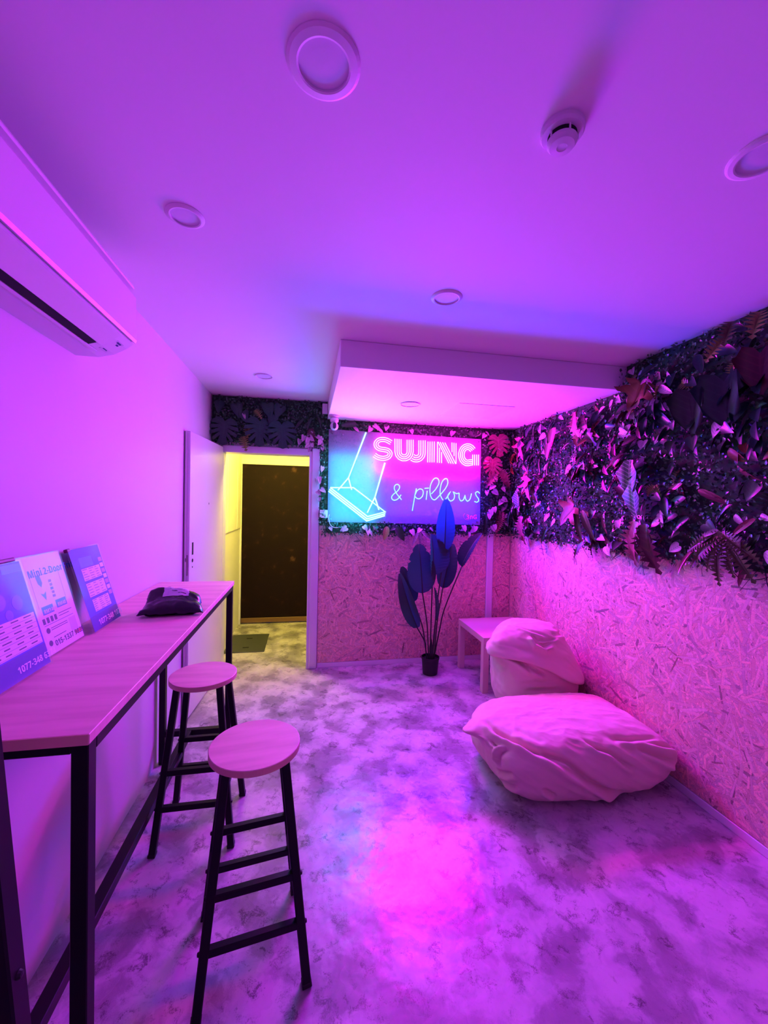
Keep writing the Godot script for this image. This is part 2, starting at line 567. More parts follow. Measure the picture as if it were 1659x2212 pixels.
func build_shell() -> void:
	var t := 0.12
	var fl := struct("floor", box_mesh(Vector3(LEFT_X - t, -0.1, BACK_Z - 1.7), Vector3(RIGHT_X + t, 0, FRONT_Z + 1.2)), mats.floor)
	tag(fl, "stained grey polished concrete floor")
	struct("ceiling", box_mesh(Vector3(LEFT_X - t, ROOM_H, BACK_Z - t), Vector3(RIGHT_X + t, ROOM_H + 0.1, FRONT_Z + t)), mats.ceiling)
	struct("wall_left", box_mesh(Vector3(LEFT_X - t, 0, BACK_Z - 1.6), Vector3(LEFT_X, ROOM_H, FRONT_Z + t)), mats.wall)
	var wr := struct("wall_right", box_mesh(Vector3(RIGHT_X, 0, BACK_Z - t), Vector3(RIGHT_X + t, ROOM_H, FRONT_Z + t)), mats.wall)
	# boards on the right wall, a sheet each
	var edges := [BACK_Z + 0.013, -1.235, FRONT_Z]
	for i in 2:
		put("strand_board", box_mesh(Vector3(RIGHT_X - 0.012, 0.045, edges[i] + 0.0015), Vector3(RIGHT_X, 1.30, edges[i + 1] - 0.0015), 0.001), mats.osb, wr)
	# back wall with its doorway
	var st := new_st()
	add_box(st, Vector3(LEFT_X, 0, BACK_Z - t), Vector3(-0.735, ROOM_H, BACK_Z))
	add_box(st, Vector3(-0.735, 1.965, BACK_Z - t), Vector3(0.07, ROOM_H, BACK_Z))
	add_box(st, Vector3(0.07, 0, BACK_Z - t), Vector3(RIGHT_X, ROOM_H, BACK_Z))
	var wb := struct("wall_back", done(st), mats.wall)
	put("strand_board", box_mesh(Vector3(0.104, 0.045, BACK_Z), Vector3(1.728, 1.30, BACK_Z + 0.012), 0.001), mats.osb, wb)
	put("strand_board", box_mesh(Vector3(1.798, 0.045, BACK_Z), Vector3(RIGHT_X - 0.013, 1.30, BACK_Z + 0.012), 0.001), mats.osb, wb)
	put("pipe_cover", box_mesh(Vector3(1.73, 0.0, BACK_Z), Vector3(1.796, 1.30, BACK_Z + 0.03), 0.006), mats.white_paint, wb)
	struct("baseboard_back", box_mesh(Vector3(0.104, 0, BACK_Z), Vector3(1.73, 0.042, BACK_Z + 0.014), 0.002), mats.white_paint)
	struct("baseboard_right", box_mesh(Vector3(RIGHT_X - 0.016, 0, BACK_Z + 0.02), Vector3(RIGHT_X, 0.042, FRONT_Z), 0.002), mats.white_paint)
	# wall behind the camera, with an open doorway to the outside
	st = new_st()
	add_box(st, Vector3(LEFT_X, 0, FRONT_Z), Vector3(0.5, ROOM_H, FRONT_Z + t))
	add_box(st, Vector3(0.5, 2.05, FRONT_Z), Vector3(1.2, ROOM_H, FRONT_Z + t))
	add_box(st, Vector3(1.2, 0, FRONT_Z), Vector3(RIGHT_X, ROOM_H, FRONT_Z + t))
	struct("wall_front", done(st), mats.wall)
	# lowered ceiling box over the sign
	var so := struct("ceiling_soffit", box_mesh(Vector3(SOFFIT_X, SOFFIT_Y, BACK_Z), Vector3(RIGHT_X, ROOM_H, SOFFIT_Z), 0.004), mats.ceiling)
	tag(so, "white boxed-in lowered ceiling section above the neon sign")
	put("access_panel", box_mesh(Vector3(1.08, SOFFIT_Y - 0.003, -3.25), Vector3(1.52, SOFFIT_Y + 0.002, -2.81), 0.001), mats.white_paint, so)
	# door frame
	var f := struct("door_frame", box_mesh(Vector3(0.006, 0, BACK_Z - t - 0.01), Vector3(0.07, 1.965, BACK_Z + 0.028), 0.004), mats.white_gloss)
	tag(f, "white painted timber frame round the doorway")
	put("architrave", box_mesh(Vector3(0.03, 0, BACK_Z), Vector3(0.1, 1.99, BACK_Z + 0.036), 0.006), mats.white_gloss, f)
	put("head", box_mesh(Vector3(-0.735, 1.925, BACK_Z - t - 0.01), Vector3(0.006, 1.985, BACK_Z + 0.028), 0.004), mats.white_gloss, f)
	put("jamb", box_mesh(Vector3(-0.765, 0, BACK_Z - t - 0.01), Vector3(-0.725, 1.925, BACK_Z + 0.005), 0.003), mats.white_gloss, f)
	# the open door leaf, swung back against the wall
	var hinge := Vector3(-0.722, 0.012, BACK_Z + 0.03)
	var free := Vector3(-0.781, 0.012, -2.90)
	var d := thing("door_1", "white flush door swung open beside the counter, its lock removed", "door", hinge, 0)
	d.set_meta("kind", "structure")
	var along := (free - hinge)
	var w := along.length()
	d.rotation.y = atan2(along.x, along.z)
	# leaf runs along local +z; its face towards the room is local +x
	put("leaf", box_mesh(Vector3(-0.036, 0, 0), Vector3(0, 1.955, w), 0.002), mats.white_gloss, d)
	put("edge_strip", box_mesh(Vector3(-0.030, 0, w), Vector3(-0.018, 1.955, w + 0.004), 0.001), mats.white_paint, d)
	put("lock_case", box_mesh(Vector3(-0.030, 0.98, w), Vector3(-0.008, 1.12, w + 0.003), 0.001), mats.steel, d)
	put("latch_bolt", box_mesh(Vector3(-0.025, 1.075, w + 0.003), Vector3(-0.013, 1.10, w + 0.010), 0.003), mats.steel, d)
	put("handle_hole", box_mesh(Vector3(-0.004, 1.115, w - 0.075), Vector3(0.0012, 1.20, w - 0.05), 0.0), mats.dark_hole, d)
	for h in [[1.075, 0.013], [1.03, 0.006]]:
		var hole := put("screw_hole", lathe_mesh([Vector2(0, 0.0012), Vector2(h[1], 0.0012), Vector2(h[1], -0.002)], 14), mats.dark_hole, d, Vector3(0, h[0], w - 0.062))
		hole.rotation.z = -PI / 2
	put("screw_hole", box_mesh(Vector3(-0.002, 1.46, w - 0.40), Vector3(0.001, 1.475, w - 0.392)), mats.dark_hole, d)


func build_corridor() -> void:
	var z0 := BACK_Z - 0.12
	var z1 := -5.16
	struct("ceiling_passage", box_mesh(Vector3(LEFT_X - 0.1, 2.36, z1 - 0.1), Vector3(0.75, 2.46, z0)), mats.cream)
	struct("wall_passage_end", box_mesh(Vector3(LEFT_X, 0, z1 - 0.1), Vector3(0.75, 2.36, z1)), mats.cream)
	struct("wall_passage_side", box_mesh(Vector3(0.65, 0, z1), Vector3(0.75, 2.36, z0)), mats.cream)
	struct("wall_passage_lining", box_mesh(Vector3(LEFT_X, 0, z1), Vector3(LEFT_X + 0.012, 2.36, z0)), mats.cream)
	# door lining boards on the passage wall
	var tr := struct("trim_1", box_mesh(Vector3(LEFT_X + 0.012, 1.18, -5.10), Vector3(LEFT_X + 0.026, 2.08, -4.86), 0.003), mats.cream)
	put("board", box_mesh(Vector3(LEFT_X + 0.012, 1.18, -4.83), Vector3(LEFT_X + 0.026, 2.08, -4.30), 0.003), mats.cream, tr)
	put("board", box_mesh(Vector3(LEFT_X + 0.012, 1.18, -4.27), Vector3(LEFT_X + 0.026, 2.08, -3.84), 0.003), mats.cream, tr)
	# brown door at the end
	var d := thing("door_2", "dark brown scuffed door at the end of the yellow-lit passage", "door", Vector3(0, 0, z1))
	d.set_meta("kind", "structure")
	put("leaf", box_mesh(Vector3(-0.785, 0.075, 0.0), Vector3(0.09, 1.955, 0.035), 0.003), mats.brown_door, d)
	put("kick_board", box_mesh(Vector3(-0.785, 0.018, 0.0), Vector3(0.09, 0.072, 0.045), 0.003), material(Color(0.45, 0.32, 0.2), 0.6), d)
	var st := new_st()
	add_box(st, Vector3(-0.81, 1.957, 0), Vector3(0.16, 2.03, 0.055), 0.004)
	add_box(st, Vector3(-0.81, 0, 0), Vector3(-0.787, 1.957, 0.055), 0.004)
	add_box(st, Vector3(0.092, 0, 0), Vector3(0.16, 1.957, 0.055), 0.004)
	put("frame", done(st), mats.cream, d)
	# floor hatch
	var h := thing("floor_hatch", "grey metal inspection cover set in the passage floor", "cover", Vector3(-0.60, 0, -4.42))
	put("plate", box_mesh(Vector3(-0.195, 0, -0.275), Vector3(0.195, 0.008, 0.275), 0.002), mats.hatch, h)
	for z in [-0.13, 0.15]:
		put("lifting_slot", box_mesh(Vector3(-0.03, 0.008, z - 0.012), Vector3(0.03, 0.0095, z + 0.012)), mats.dark_hole, h)
	# lamp of the passage
	var l := thing("passage_lamp", "round warm white ceiling lamp in the passage", "lamp", Vector3(-0.22, 2.36, -3.96))
	put("base", lathe_mesh([Vector2(0, 0), Vector2(0.11, 0), Vector2(0.115, -0.02), Vector2(0.1, -0.022)], 24), mats.white_gloss, l)
	var glow := material(Color(1, 0.95, 0.75), 0.5)
	glow.emission_enabled = true
	glow.emission = Color(1.0, 0.92, 0.33)
	glow.emission_energy_multiplier = 2.0
	put("diffuser", lathe_mesh([Vector2(0.1, -0.022), Vector2(0.085, -0.05), Vector2(0.05, -0.062), Vector2(0, -0.066)], 24, true), glow, l)
	var o := OmniLight3D.new()
	o.name = "passage_light"
	o.light_color = Color(1.0, 0.92, 0.33)
	o.light_energy = 1.9
	o.light_size = 0.09
	o.omni_range = 12.0
	o.omni_attenuation = 2.0
	o.shadow_enabled = true
	o.position = Vector3(0, -0.16, 0)
	l.add_child(o)


# ==================================================================== the neon sign

func neon_mat(c: Color, energy: float) -> StandardMaterial3D:
	var m := material(Color(0.25, 0.25, 0.25), 0.5)
	m.emission_enabled = true
	m.emission = c
	m.emission_energy_multiplier = energy
	return m


func build_sign() -> void:
	var s := thing("neon_sign", "neon sign on a clear acrylic sheet reading SWING & pillows with a swing", "sign", Vector3(0, 0, 0))
	var panel := material(Color(0.56, 0.56, 0.60, 0.5), 0.32)
	panel.transparency = BaseMaterial3D.TRANSPARENCY_ALPHA
	var poly := PackedVector2Array([Vector2(0.176, 1.333), Vector2(1.632, 1.322), Vector2(1.622, 2.146), Vector2(0.172, 2.163)])
	put("acrylic_sheet", extrude_mesh(poly, SIGN_Z - 0.004, SIGN_Z), panel, s)
	var sets := [["pink_neon_tube", NEON_PINK, neon_mat(Color.from_rgba8(255, 106, 226), 9.0), 0.0037], ["blue_neon_tube", NEON_BLUE, neon_mat(Color.from_rgba8(62, 108, 255), 7.0), 0.005], ["cyan_neon_tube", NEON_CYAN, neon_mat(Color.from_rgba8(112, 218, 255), 5.0), 0.006]]
	for g in sets:
		for line in g[1]:
			var pts := []
			for i in range(0, line.size(), 2):
				pts.append(Vector3(line[i], line[i + 1], SIGN_Z + 0.016))
			put(g[0], tube_mesh(pts, g[3], 5), g[2], s)
	# stand-off screws at the corners
	for c in [Vector2(0.205, 2.135), Vector2(1.595, 2.118), Vector2(0.205, 1.36), Vector2(1.60, 1.35), Vector2(0.30, 2.12)]:
		var b := put("standoff", lathe_mesh([Vector2(0, 0.006), Vector2(0.007, 0.006), Vector2(0.008, 0.003), Vector2(0.008, -0.045), Vector2(0, -0.045)], 12), mats.steel, s, Vector3(c.x, c.y, SIGN_Z))
		b.rotation.x = PI / 2
	# maker's mark, printed in pink on the sheet
	var ink := material(Color(0.95, 0.35, 0.85), 0.5)
	var arc := []
	for i in 15:
		var a := lerpf(0.75 * PI, 1.62 * PI, i / 14.0)
		arc.append(Vector3(1.505 + 0.042 * cos(a), 1.405 + 0.036 * sin(a), SIGN_Z + 0.001))
	put("maker_mark", tube_mesh(arc, 0.0013, 4), ink, s)
	var tm := put("maker_mark", text_mesh("3nG", 0.042, 0.001, true), ink, s, Vector3(1.545, 1.398, SIGN_Z + 0.001))
	tm.name = "maker_mark_text"
	# cable hanging behind the sheet
	put("cable", tube_mesh(curve_pts([Vector3(0.19, 1.40, SIGN_Z + 0.006), Vector3(0.185, 1.37, SIGN_Z + 0.01), Vector3(0.20, 1.31, SIGN_Z + 0.012), Vector3(0.24, 1.285, SIGN_Z + 0.012), Vector3(0.31, 1.29, SIGN_Z + 0.01)]), 0.003, 6), mats.white_paint, s)


# ==================================================================== artificial green walls

# a leaf blade from the right half of its outline (base at the origin, tip at y = 1), folded along the midrib and curling down
func blade_mesh(half: Array, fold: float, curl: float, wave := 0.0) -> ArrayMesh:
	var poly := PackedVector2Array()
	for p in half:
		poly.append(p)
	var y0: float = half[0].y
	var y1: float = half[-1].y
	for k in [0.8, 0.6, 0.4, 0.2]:
		poly.append(Vector2(0, lerpf(y0, y1, k)))
	var wmax := 0.01
	for p in half:
		wmax = maxf(wmax, p.x)
	var idx := Geometry2D.triangulate_polygon(poly)
	var st := new_st(true)
	for s in [1.0, -1.0]:
		for i in range(0, idx.size(), 3):
			for k in ([0, 1, 2] if s > 0 else [0, 2, 1]):
				var q := poly[idx[i + k]]
				st.set_uv(Vector2(0.5 + s * 0.5 * q.x / wmax, q.y))
				st.add_vertex(Vector3(s * q.x, q.y, q.x * fold - curl * q.y * q.y + wave * sin(q.y * 17.0 + s) * q.x))
	return done(st)


func fern_half(teeth: int, width: float, cut: float) -> Array:
	var out := [Vector2(0, 0)]
	for i in teeth:
		var t := (i + 0.5) / teeth
		var w := width * pow(sin(PI * clampf(t * 0.86 + 0.12, 0, 1)), 0.8)
		out.append(Vector2(w * cut, t - 0.38 / teeth))
		out.append(Vector2(w, t + 0.35 / teeth))
	out.append(Vector2(0, 1.02))
	return out


func v2(a: Array) -> Array:
	var out := []
	for i in range(0, a.size(), 2):
		out.append(Vector2(a[i], a[i + 1]))
	return out


var leaf := {}
var leaf_mat := {}


func make_leaves() -> void:
	leaf.heart_leaf = blade_mesh(v2([0, .1, .12, 0, .28, .02, .38, .15, .38, .35, .28, .6, .14, .82, 0, 1]), 0.25, 0.25)
	leaf.oval_leaf = blade_mesh(v2([0, 0, .1, .06, .19, .2, .23, .4, .2, .65, .1, .88, 0, 1]), 0.4, 0.3)
	leaf.long_leaf = blade_mesh(v2([0, 0, .06, .08, .11, .25, .12, .5, .08, .75, .03, .93, 0, 1]), 0.4, 0.45)
	leaf.monstera_leaf = blade_mesh(v2([0, .14, .1, .02, .25, 0, .4, .1, .48, .24, .17, .27, .5, .34, .53, .48, .15, .40, .49, .58, .46, .70, .13, .53, .38, .80, .32, .89, .11, .67, .18, .95, 0, 1]), 0.08, 0.2)
	leaf.philodendron_leaf = blade_mesh(v2([0, .12, .1, 0, .26, .02, .38, .16, .42, .34, .38, .55, .28, .75, .13, .92, 0, 1]), 0.8, 0.45, 0.45)
	leaf.maple_leaf = blade_mesh(v2([0, .1, .05, .02, .2, -.05, .34, .0, .46, .02, .38, .1, .27, .17, .42, .2, .52, .3, .66, .36, .52, .44, .40, .44, .28, .42, .20, .47, .22, .62, .15, .72, .12, .84, 0, 1]), 0.22, 0.35, 0.15)
	leaf.striped_leaf = blade_mesh(v2([0, 0, .12, .04, .22, .18, .27, .4, .23, .65, .13, .85, 0, 1]), 0.35, 0.25, 0.3)
	leaf.fern_frond = blade_mesh(fern_half(13, 0.2, 0.22), 0.2, 0.4)
	leaf.spiky_sprig = blade_mesh(fern_half(7, 0.46, 0.10), 0.5, 0.55)
	leaf.plume = blade_mesh(fern_half(9, 0.3, 0.45), 0.35, 0.5, 0.2)
	var vm := func(blade: Color, vein: Color, edge: Color, k: float, n: int, rough := 0.38) -> StandardMaterial3D:
		var m := material(Color(1, 1, 1), rough)
		m.albedo_texture = vein_image(blade, vein, edge, k, n)
		m.backlight_enabled = true
		m.backlight = Color(0.25, 0.25, 0.25)
		return m
	leaf_mat.green = vm.call(Color(0.13, 0.26, 0.14), Color(0.24, 0.38, 0.22), Color(0.10, 0.22, 0.12), 0.5, 7)
	leaf_mat.deep = vm.call(Color(0.09, 0.26, 0.18), Color(0.16, 0.34, 0.24), Color(0.08, 0.22, 0.16), 0.5, 6)
	leaf_mat.pale = vm.call(Color(0.74, 0.62, 0.68), Color(0.36, 0.44, 0.34), Color(0.40, 0.46, 0.38), 0.75, 6)
	leaf_mat.pink = vm.call(Color(0.56, 0.27, 0.33), Color(0.70, 0.46, 0.48), Color(0.34, 0.24, 0.22), 0.6, 5)
	leaf_mat.wine = vm.call(Color(0.28, 0.10, 0.14), Color(0.40, 0.17, 0.20), Color(0.22, 0.11, 0.11), 0.6, 6)
	leaf_mat.rust = vm.call(Color(0.44, 0.24, 0.11), Color(0.54, 0.33, 0.16), Color(0.36, 0.17, 0.09), 0.5, 5, 0.55)
	leaf_mat.olive = vm.call(Color(0.32, 0.34, 0.16), Color(0.42, 0.42, 0.24), Color(0.25, 0.26, 0.12), 0.5, 9, 0.5)
	leaf_mat.lime = vm.call(Color(0.48, 0.52, 0.22), Color(0.60, 0.62, 0.36), Color(0.38, 0.42, 0.18), 0.5, 6, 0.5)
	leaf_mat.striped = vm.call(Color(0.24, 0.34, 0.24), Color(0.84, 0.74, 0.78), Color(0.22, 0.30, 0.22), 0.9, 9)


func place_leaf(parent: Node3D, called: String, mat: Material, at: Vector3, tip: Vector3, face: Vector3, size: float) -> void:
	var y := tip.normalized()
	var z := (face - y * face.dot(y)).normalized()
	var x := y.cross(z)
	var o := MeshInstance3D.new()
	o.name = called
	o.mesh = leaf[called]
	o.material_override = mat
	o.transform = Transform3D(Basis(x * size, y * size, z * size), at)
	parent.add_child(o, true)


# fine box-leaf matting: far too many leaves to count, one object
func matting(parent: Node3D, lo: Vector3, u: Vector3, v: Vector3, n: Vector3, count: int, deep: float) -> void:
	var st := new_st(true)
	for q in [[Vector3(0, 0, 0), Vector3(.34, .42, .1), Vector3(0, .45, 0)], [Vector3(0, .45, 0), Vector3(.34, .42, .1), Vector3(0, 1, -.1)], [Vector3(0, 0, 0), Vector3(0, .45, 0), Vector3(-.34, .42, .1)], [Vector3(0, .45, 0), Vector3(0, 1, -.1), Vector3(-.34, .42, .1)]]:
		tri_out(st, q[0], q[1], q[2], Vector3(0, 0, 1))
	var m := material(Color(1, 1, 1), 0.36)
	m.vertex_color_use_as_albedo = true
	var mesh := done(st)
	mesh.surface_set_material(0, m)
	var mm := MultiMesh.new()
	mm.transform_format = MultiMesh.TRANSFORM_3D
	mm.use_colors = true
	mm.mesh = mesh
	mm.instance_count = count
	for i in count:
		var at := lo + u * rng.randf() + v * rng.randf() + n * rng.randf_range(0.0, deep)
		var face := (n * rng.randf_range(0.3, 1.0) + Vector3(rng.randfn(), rng.randfn(), rng.randfn()) * 0.5).normalized()
		var y := Vector3(rng.randfn(), rng.randfn(), rng.randfn())
		y = (y - face * y.dot(face)).normalized() + n * 0.3
		y = (y - face * y.dot(face)).normalized()
		var s := rng.randf_range(0.016, 0.028)
		mm.set_instance_transform(i, Transform3D(Basis(y.cross(face) * s, y * s, face * s), at))
		var g := rng.randf_range(0.6, 1.4)
		mm.set_instance_color(i, Color(0.035 * g, 0.13 * g, 0.045 * g))
	var o := MultiMeshInstance3D.new()
	o.name = "box_leaf_matting"
	o.multimesh = mm
	o.set_meta("kind", "stuff")
	parent.add_child(o, true)


func pick(w: Array) -> Variant:
	var t := 0.0
	for e in w: t += e[0]
	var r := rng.randf() * t
	for e in w:
		r -= e[0]
		if r <= 0: return e
	return w[-1]


func build_green_walls() -> void:
	make_leaves()
	var backing := material(Color(0.16, 0.32, 0.18), 0.9)
	# ---- right wall
	var g := thing("green_wall_panel", "long artificial green wall of mixed leaves above the strand board by the bean bags", "green wall", Vector3(RIGHT_X, 0, 0))
	put("backing", box_mesh(Vector3(-0.022, 1.235, BACK_Z + 0.02), Vector3(0, SOFFIT_Y, SOFFIT_Z)), backing, g)
	put("backing", box_mesh(Vector3(-0.022, 1.235, SOFFIT_Z), Vector3(0, ROOM_H, -0.4)), backing, g)
	var out := Vector3(-1, 0, 0)
	matting(g, Vector3(-0.02, 1.215, BACK_Z + 0.03), Vector3(0, 1.03, 0), Vector3(0, 0, 1.45), out, 6500, 0.055)
	matting(g, Vector3(-0.02, 1.215, SOFFIT_Z), Vector3(0, 1.18, 0), Vector3(0, 0, 1.84), out, 8500, 0.065)
	var kinds := [[30, "heart_leaf", "pale", 0.05, 0.085], [16, "heart_leaf", "green", 0.06, 0.10], [12, "oval_leaf", "pale", 0.06, 0.10], [20, "oval_leaf", "deep", 0.08, 0.13], [7, "oval_leaf", "wine", 0.08, 0.13], [8, "long_leaf", "green", 0.10, 0.17], [6, "long_leaf", "pink", 0.09, 0.15], [7, "spiky_sprig", "green", 0.07, 0.10], [4, "spiky_sprig", "lime", 0.06, 0.08], [5, "fern_frond", "deep", 0.12, 0.2], [4, "oval_leaf", "rust", 0.07, 0.11], [5, "plume", "wine", 0.1, 0.16]]
	var centres := []
	for i in 118:
		centres.append([pick(kinds), rng.randf_range(1.28, 2.34), rng.randf_range(BACK_Z + 0.1, -0.9)])
	for c in centres:
		var k: Array = c[0]
		var n: int = rng.randi_range(4, 8) if k[1] in ["heart_leaf", "oval_leaf"] else rng.randi_range(2, 4)
		for j in n:
			var y: float = c[1] + rng.randfn() * 0.075
			var z: float = c[2] + rng.randfn() * 0.085
			if z < BACK_Z + 0.06 or y < 1.24 or y > (2.22 if z < SOFFIT_Z + 0.06 else 2.37): continue
			var tip := Vector3(-rng.randf_range(0.1, 0.6), -rng.randf_range(0.2, 1.0), rng.randfn() * 0.55)
			var face := Vector3(-1, rng.randf_range(-0.2, 0.7), rng.randf_range(-1.1, 0.5))
			var dep := rng.randf_range(0.045, 0.10)
			place_leaf(g, k[1], leaf_mat[k[2]], Vector3(-dep, y, z), tip, face, rng.randf_range(k[3], k[4]))
	# the leaves one notices
	var o := Vector3(-0.11, 0, 0)
	for e in [["maple_leaf", "rust", 2.24, -2.02, Vector3(-.2, -.75, -.35), Vector3(-1, .1, .5), .19], ["philodendron_leaf", "green", 2.10, -1.70, Vector3(-.25, -1, .05), Vector3(-1, .25, .35), .20], ["philodendron_leaf", "deep", 2.13, -1.55, Vector3(-.2, -1, .1), Vector3(-1, .2, .3), .23], ["philodendron_leaf", "wine", 2.2, -1.40, Vector3(-.2, -1, .1), Vector3(-1, .3, .4), .18], ["spiky_sprig", "lime", 2.30, -1.56, Vector3(-.5, -.5, -.2), Vector3(-1, .3, .6), .095], ["spiky_sprig", "olive", 2.37, -1.53, Vector3(-.4, -.6, .1), Vector3(-1, .3, .6), .095], ["spiky_sprig", "lime", 2.36, -1.41, Vector3(-.4, -.6, .1), Vector3(-1, .3, .6), .10], ["striped_leaf", "striped", 1.80, -2.09, Vector3(-.2, -1, .05), Vector3(-1, .1, .1), .22], ["striped_leaf", "striped", 1.66, -2.05, Vector3(-.1, -1, -.05), Vector3(-1, .1, -.1), .21], ["maple_leaf", "pink", 2.13, -3.35, Vector3(-.15, -.9, -.1), Vector3(-1, .1, -.2), .21], ["plume", "pink", 2.20, -2.60, Vector3(-.3, -.9, .1), Vector3(-1, .2, -.2), .24], ["plume", "wine", 2.16, -2.52, Vector3(-.3, -.9, .3), Vector3(-1, .2, -.2), .22], ["oval_leaf", "rust", 2.13, -2.84, Vector3(-.1, -.8, -.5), Vector3(-1, .2, .3), .18], ["oval_leaf", "rust", 2.02, -2.90, Vector3(-.1, -.8, -.5), Vector3(-1, .2, .3), .15], ["maple_leaf", "pink", 1.78, -3.22, Vector3(-.3, -.9, .1), Vector3(-1, .3, -.3), .22], ["maple_leaf", "rust", 1.52, -2.58, Vector3(-.3, -.5, -.5), Vector3(-1, .4, .3), .2], ["long_leaf", "olive", 1.50, -2.56, Vector3(-.3, -.8, .3), Vector3(-1, .3, .3), .22], ["long_leaf", "olive", 1.49, -2.50, Vector3(-.3, -.8, .6), Vector3(-1, .3, .3), .22], ["plume", "pink", 1.43, -2.02, Vector3(-.2, -.9, -.3), Vector3(-1, .2, -.1), .26], ["plume", "wine", 1.42, -1.97, Vector3(-.2, -.9, .2), Vector3(-1, .2, .1), .26], ["plume", "pink", 1.42, -3.30, Vector3(-.2, -.9, -.1), Vector3(-1, .2, .1), .24], ["striped_leaf", "striped", 1.66, -3.38, Vector3(-.2, -1, .05), Vector3(-1, .1, -.1), .2]]:
		place_leaf(g, e[0], leaf_mat[e[1]], Vector3(o.x, e[2], e[3]), e[4], e[5], e[6])
	for k in 7:
		var a := lerpf(-1.15, 1.1, k / 6.0)
		place_leaf(g, "fern_frond", leaf_mat.olive, Vector3(-0.1, 1.40, -1.54), Vector3(-.35, -cos(a), sin(a)), Vector3(-1, .45, .1), 0.19 + 0.04 * (k % 2))
	for w in [[Vector3(-.04, 1.25, -1.55), Vector3(-.07, 1.20, -1.48), Vector3(-.06, 1.22, -1.38), Vector3(-.03, 1.30, -1.32)], [Vector3(-.04, 1.27, -1.40), Vector3(-.08, 1.19, -1.36), Vector3(-.05, 1.14, -1.33), Vector3(-.015, 1.10, -1.3)], [Vector3(-.04, 1.27, -1.52), Vector3(-.09, 1.31, -1.44), Vector3(-.07, 1.36, -1.34)]]:
		put("wire", tube_mesh(curve_pts(w), 0.002, 5), mats.black_plastic, g)
	for k in 14:
		var z := rng.randf_range(BACK_Z + 0.3, -1.3)
		put("root", tube_mesh(curve_pts([Vector3(-.03, 1.25, z), Vector3(-.06, 1.22, z + rng.randfn() * .02), Vector3(-.05, rng.randf_range(1.10, 1.2), z + rng.randfn() * .05)], 4), 0.0012, 4), mats.black_plastic, g)
	# ---- over the doorway
	var d := thing("green_wall_panel", "artificial green wall with three big split leaves above the doorway", "green wall", Vector3(0, 0, BACK_Z))
	put("backing", box_mesh(Vector3(LEFT_X + 0.004, 2.015, 0), Vector3(0.158, ROOM_H, 0.018)), backing, d)
	put("backing", box_mesh(Vector3(0.107, 1.3, 0), Vector3(0.158, 2.015, 0.018)), backing, d)
	matting(d, Vector3(LEFT_X + 0.015, 1.995, 0.016), Vector3(0.965, 0, 0), Vector3(0, 0.405, 0), Vector3(0, 0, 1), 2600, 0.05)
	for e in [["monstera_leaf", "deep", -.70, 2.21, Vector3(-.1, -1, .25), .23], ["monstera_leaf", "deep", -.42, 2.23, Vector3(.05, -1, .25), .25], ["monstera_leaf", "deep", -.24, 2.21, Vector3(.1, -1, .25), .24], ["heart_leaf", "deep", -.36, 2.36, Vector3(.2, -1, .3), .14], ["heart_leaf", "deep", -.24, 2.35, Vector3(-.4, -1, .3), .13], ["heart_leaf", "deep", -.62, 2.34, Vector3(.3, -1, .3), .13], ["heart_leaf", "deep", -.56, 2.28, Vector3(.3, -1, .3), .11], ["heart_leaf", "deep", -.74, 2.35, Vector3(-.2, -1, .3), .11], ["heart_leaf", "deep", -.30, 2.27, Vector3(-.3, -1, .3), .12], ["spiky_sprig", "lime", -.46, 2.29, Vector3(.5, -.6, .5), .08], ["spiky_sprig", "lime", -.52, 2.16, Vector3(.1, -.9, .5), .10], ["spiky_sprig", "lime", -.55, 2.06, Vector3(.1, -.9, .5), .11], ["long_leaf", "green", -.05, 2.24, Vector3(-.6, -.8, .5), .12], ["long_leaf", "green", .02, 2.26, Vector3(-.3, -.8, .5), .12], ["long_leaf", "green", .06, 2.28, Vector3(.4, -.8, .5), .12], ["oval_leaf", "pale", -.56, 2.26, Vector3(.4, -.8, .5), .06], ["plume", "wine", .01, 2.16, Vector3(.2, -.9, .4), .14]]:
		place_leaf(d, e[0], leaf_mat[e[1]], Vector3(e[2], e[3], 0.065), e[4], Vector3(rng.randf_range(-.2, .3), .2, 1), e[5])
	for k in 26:
		var p := Vector2(0.02 + rng.randfn() * 0.065, 2.07 + rng.randfn() * 0.05)
		if k > 15: p = Vector2(0.105 + rng.randfn() * 0.02, rng.randf_range(1.55, 2.1))
		place_leaf(d, "heart_leaf", leaf_mat.pale, Vector3(minf(p.x, 0.14), maxf(p.y, 1.5), rng.randf_range(0.045, 0.085)), Vector3(rng.randfn() * .6, -.8, .4), Vector3(rng.randf_range(-.1, .7), rng.randf_range(-.3, .3), 1), rng.randf_range(.045, .07))
	matting(d, Vector3(0.108, 1.30, 0.016), Vector3(0.05, 0, 0), Vector3(0, 0.72, 0), Vector3(0, 0, 1), 420, 0.05)
	# ---- behind and around the sign
	var s := thing("green_wall_panel", "artificial green wall framing the neon sign from behind", "green wall", Vector3(0, 0, BACK_Z))
	put("backing", box_mesh(Vector3(0.16, 1.235, 0), Vector3(RIGHT_X - 0.03, SOFFIT_Y, 0.018)), backing, s)
	matting(s, Vector3(0.17, 1.34, 0.014), Vector3(1.46, 0, 0), Vector3(0, 0.81, 0), Vector3(0, 0, 1), 3600, 0.03)
	matting(s, Vector3(0.12, 1.215, 0.014), Vector3(1.83, 0, 0), Vector3(0, 0.12, 0), Vector3(0, 0, 1), 1500, 0.06)
	matting(s, Vector3(0.17, 2.16, 0.014), Vector3(1.78, 0, 0), Vector3(0, 0.09, 0), Vector3(0, 0, 1), 900, 0.05)
	matting(s, Vector3(1.64, 1.3, 0.014), Vector3(0.32, 0, 0), Vector3(0, 0.88, 0), Vector3(0, 0, 1), 1700, 0.06)
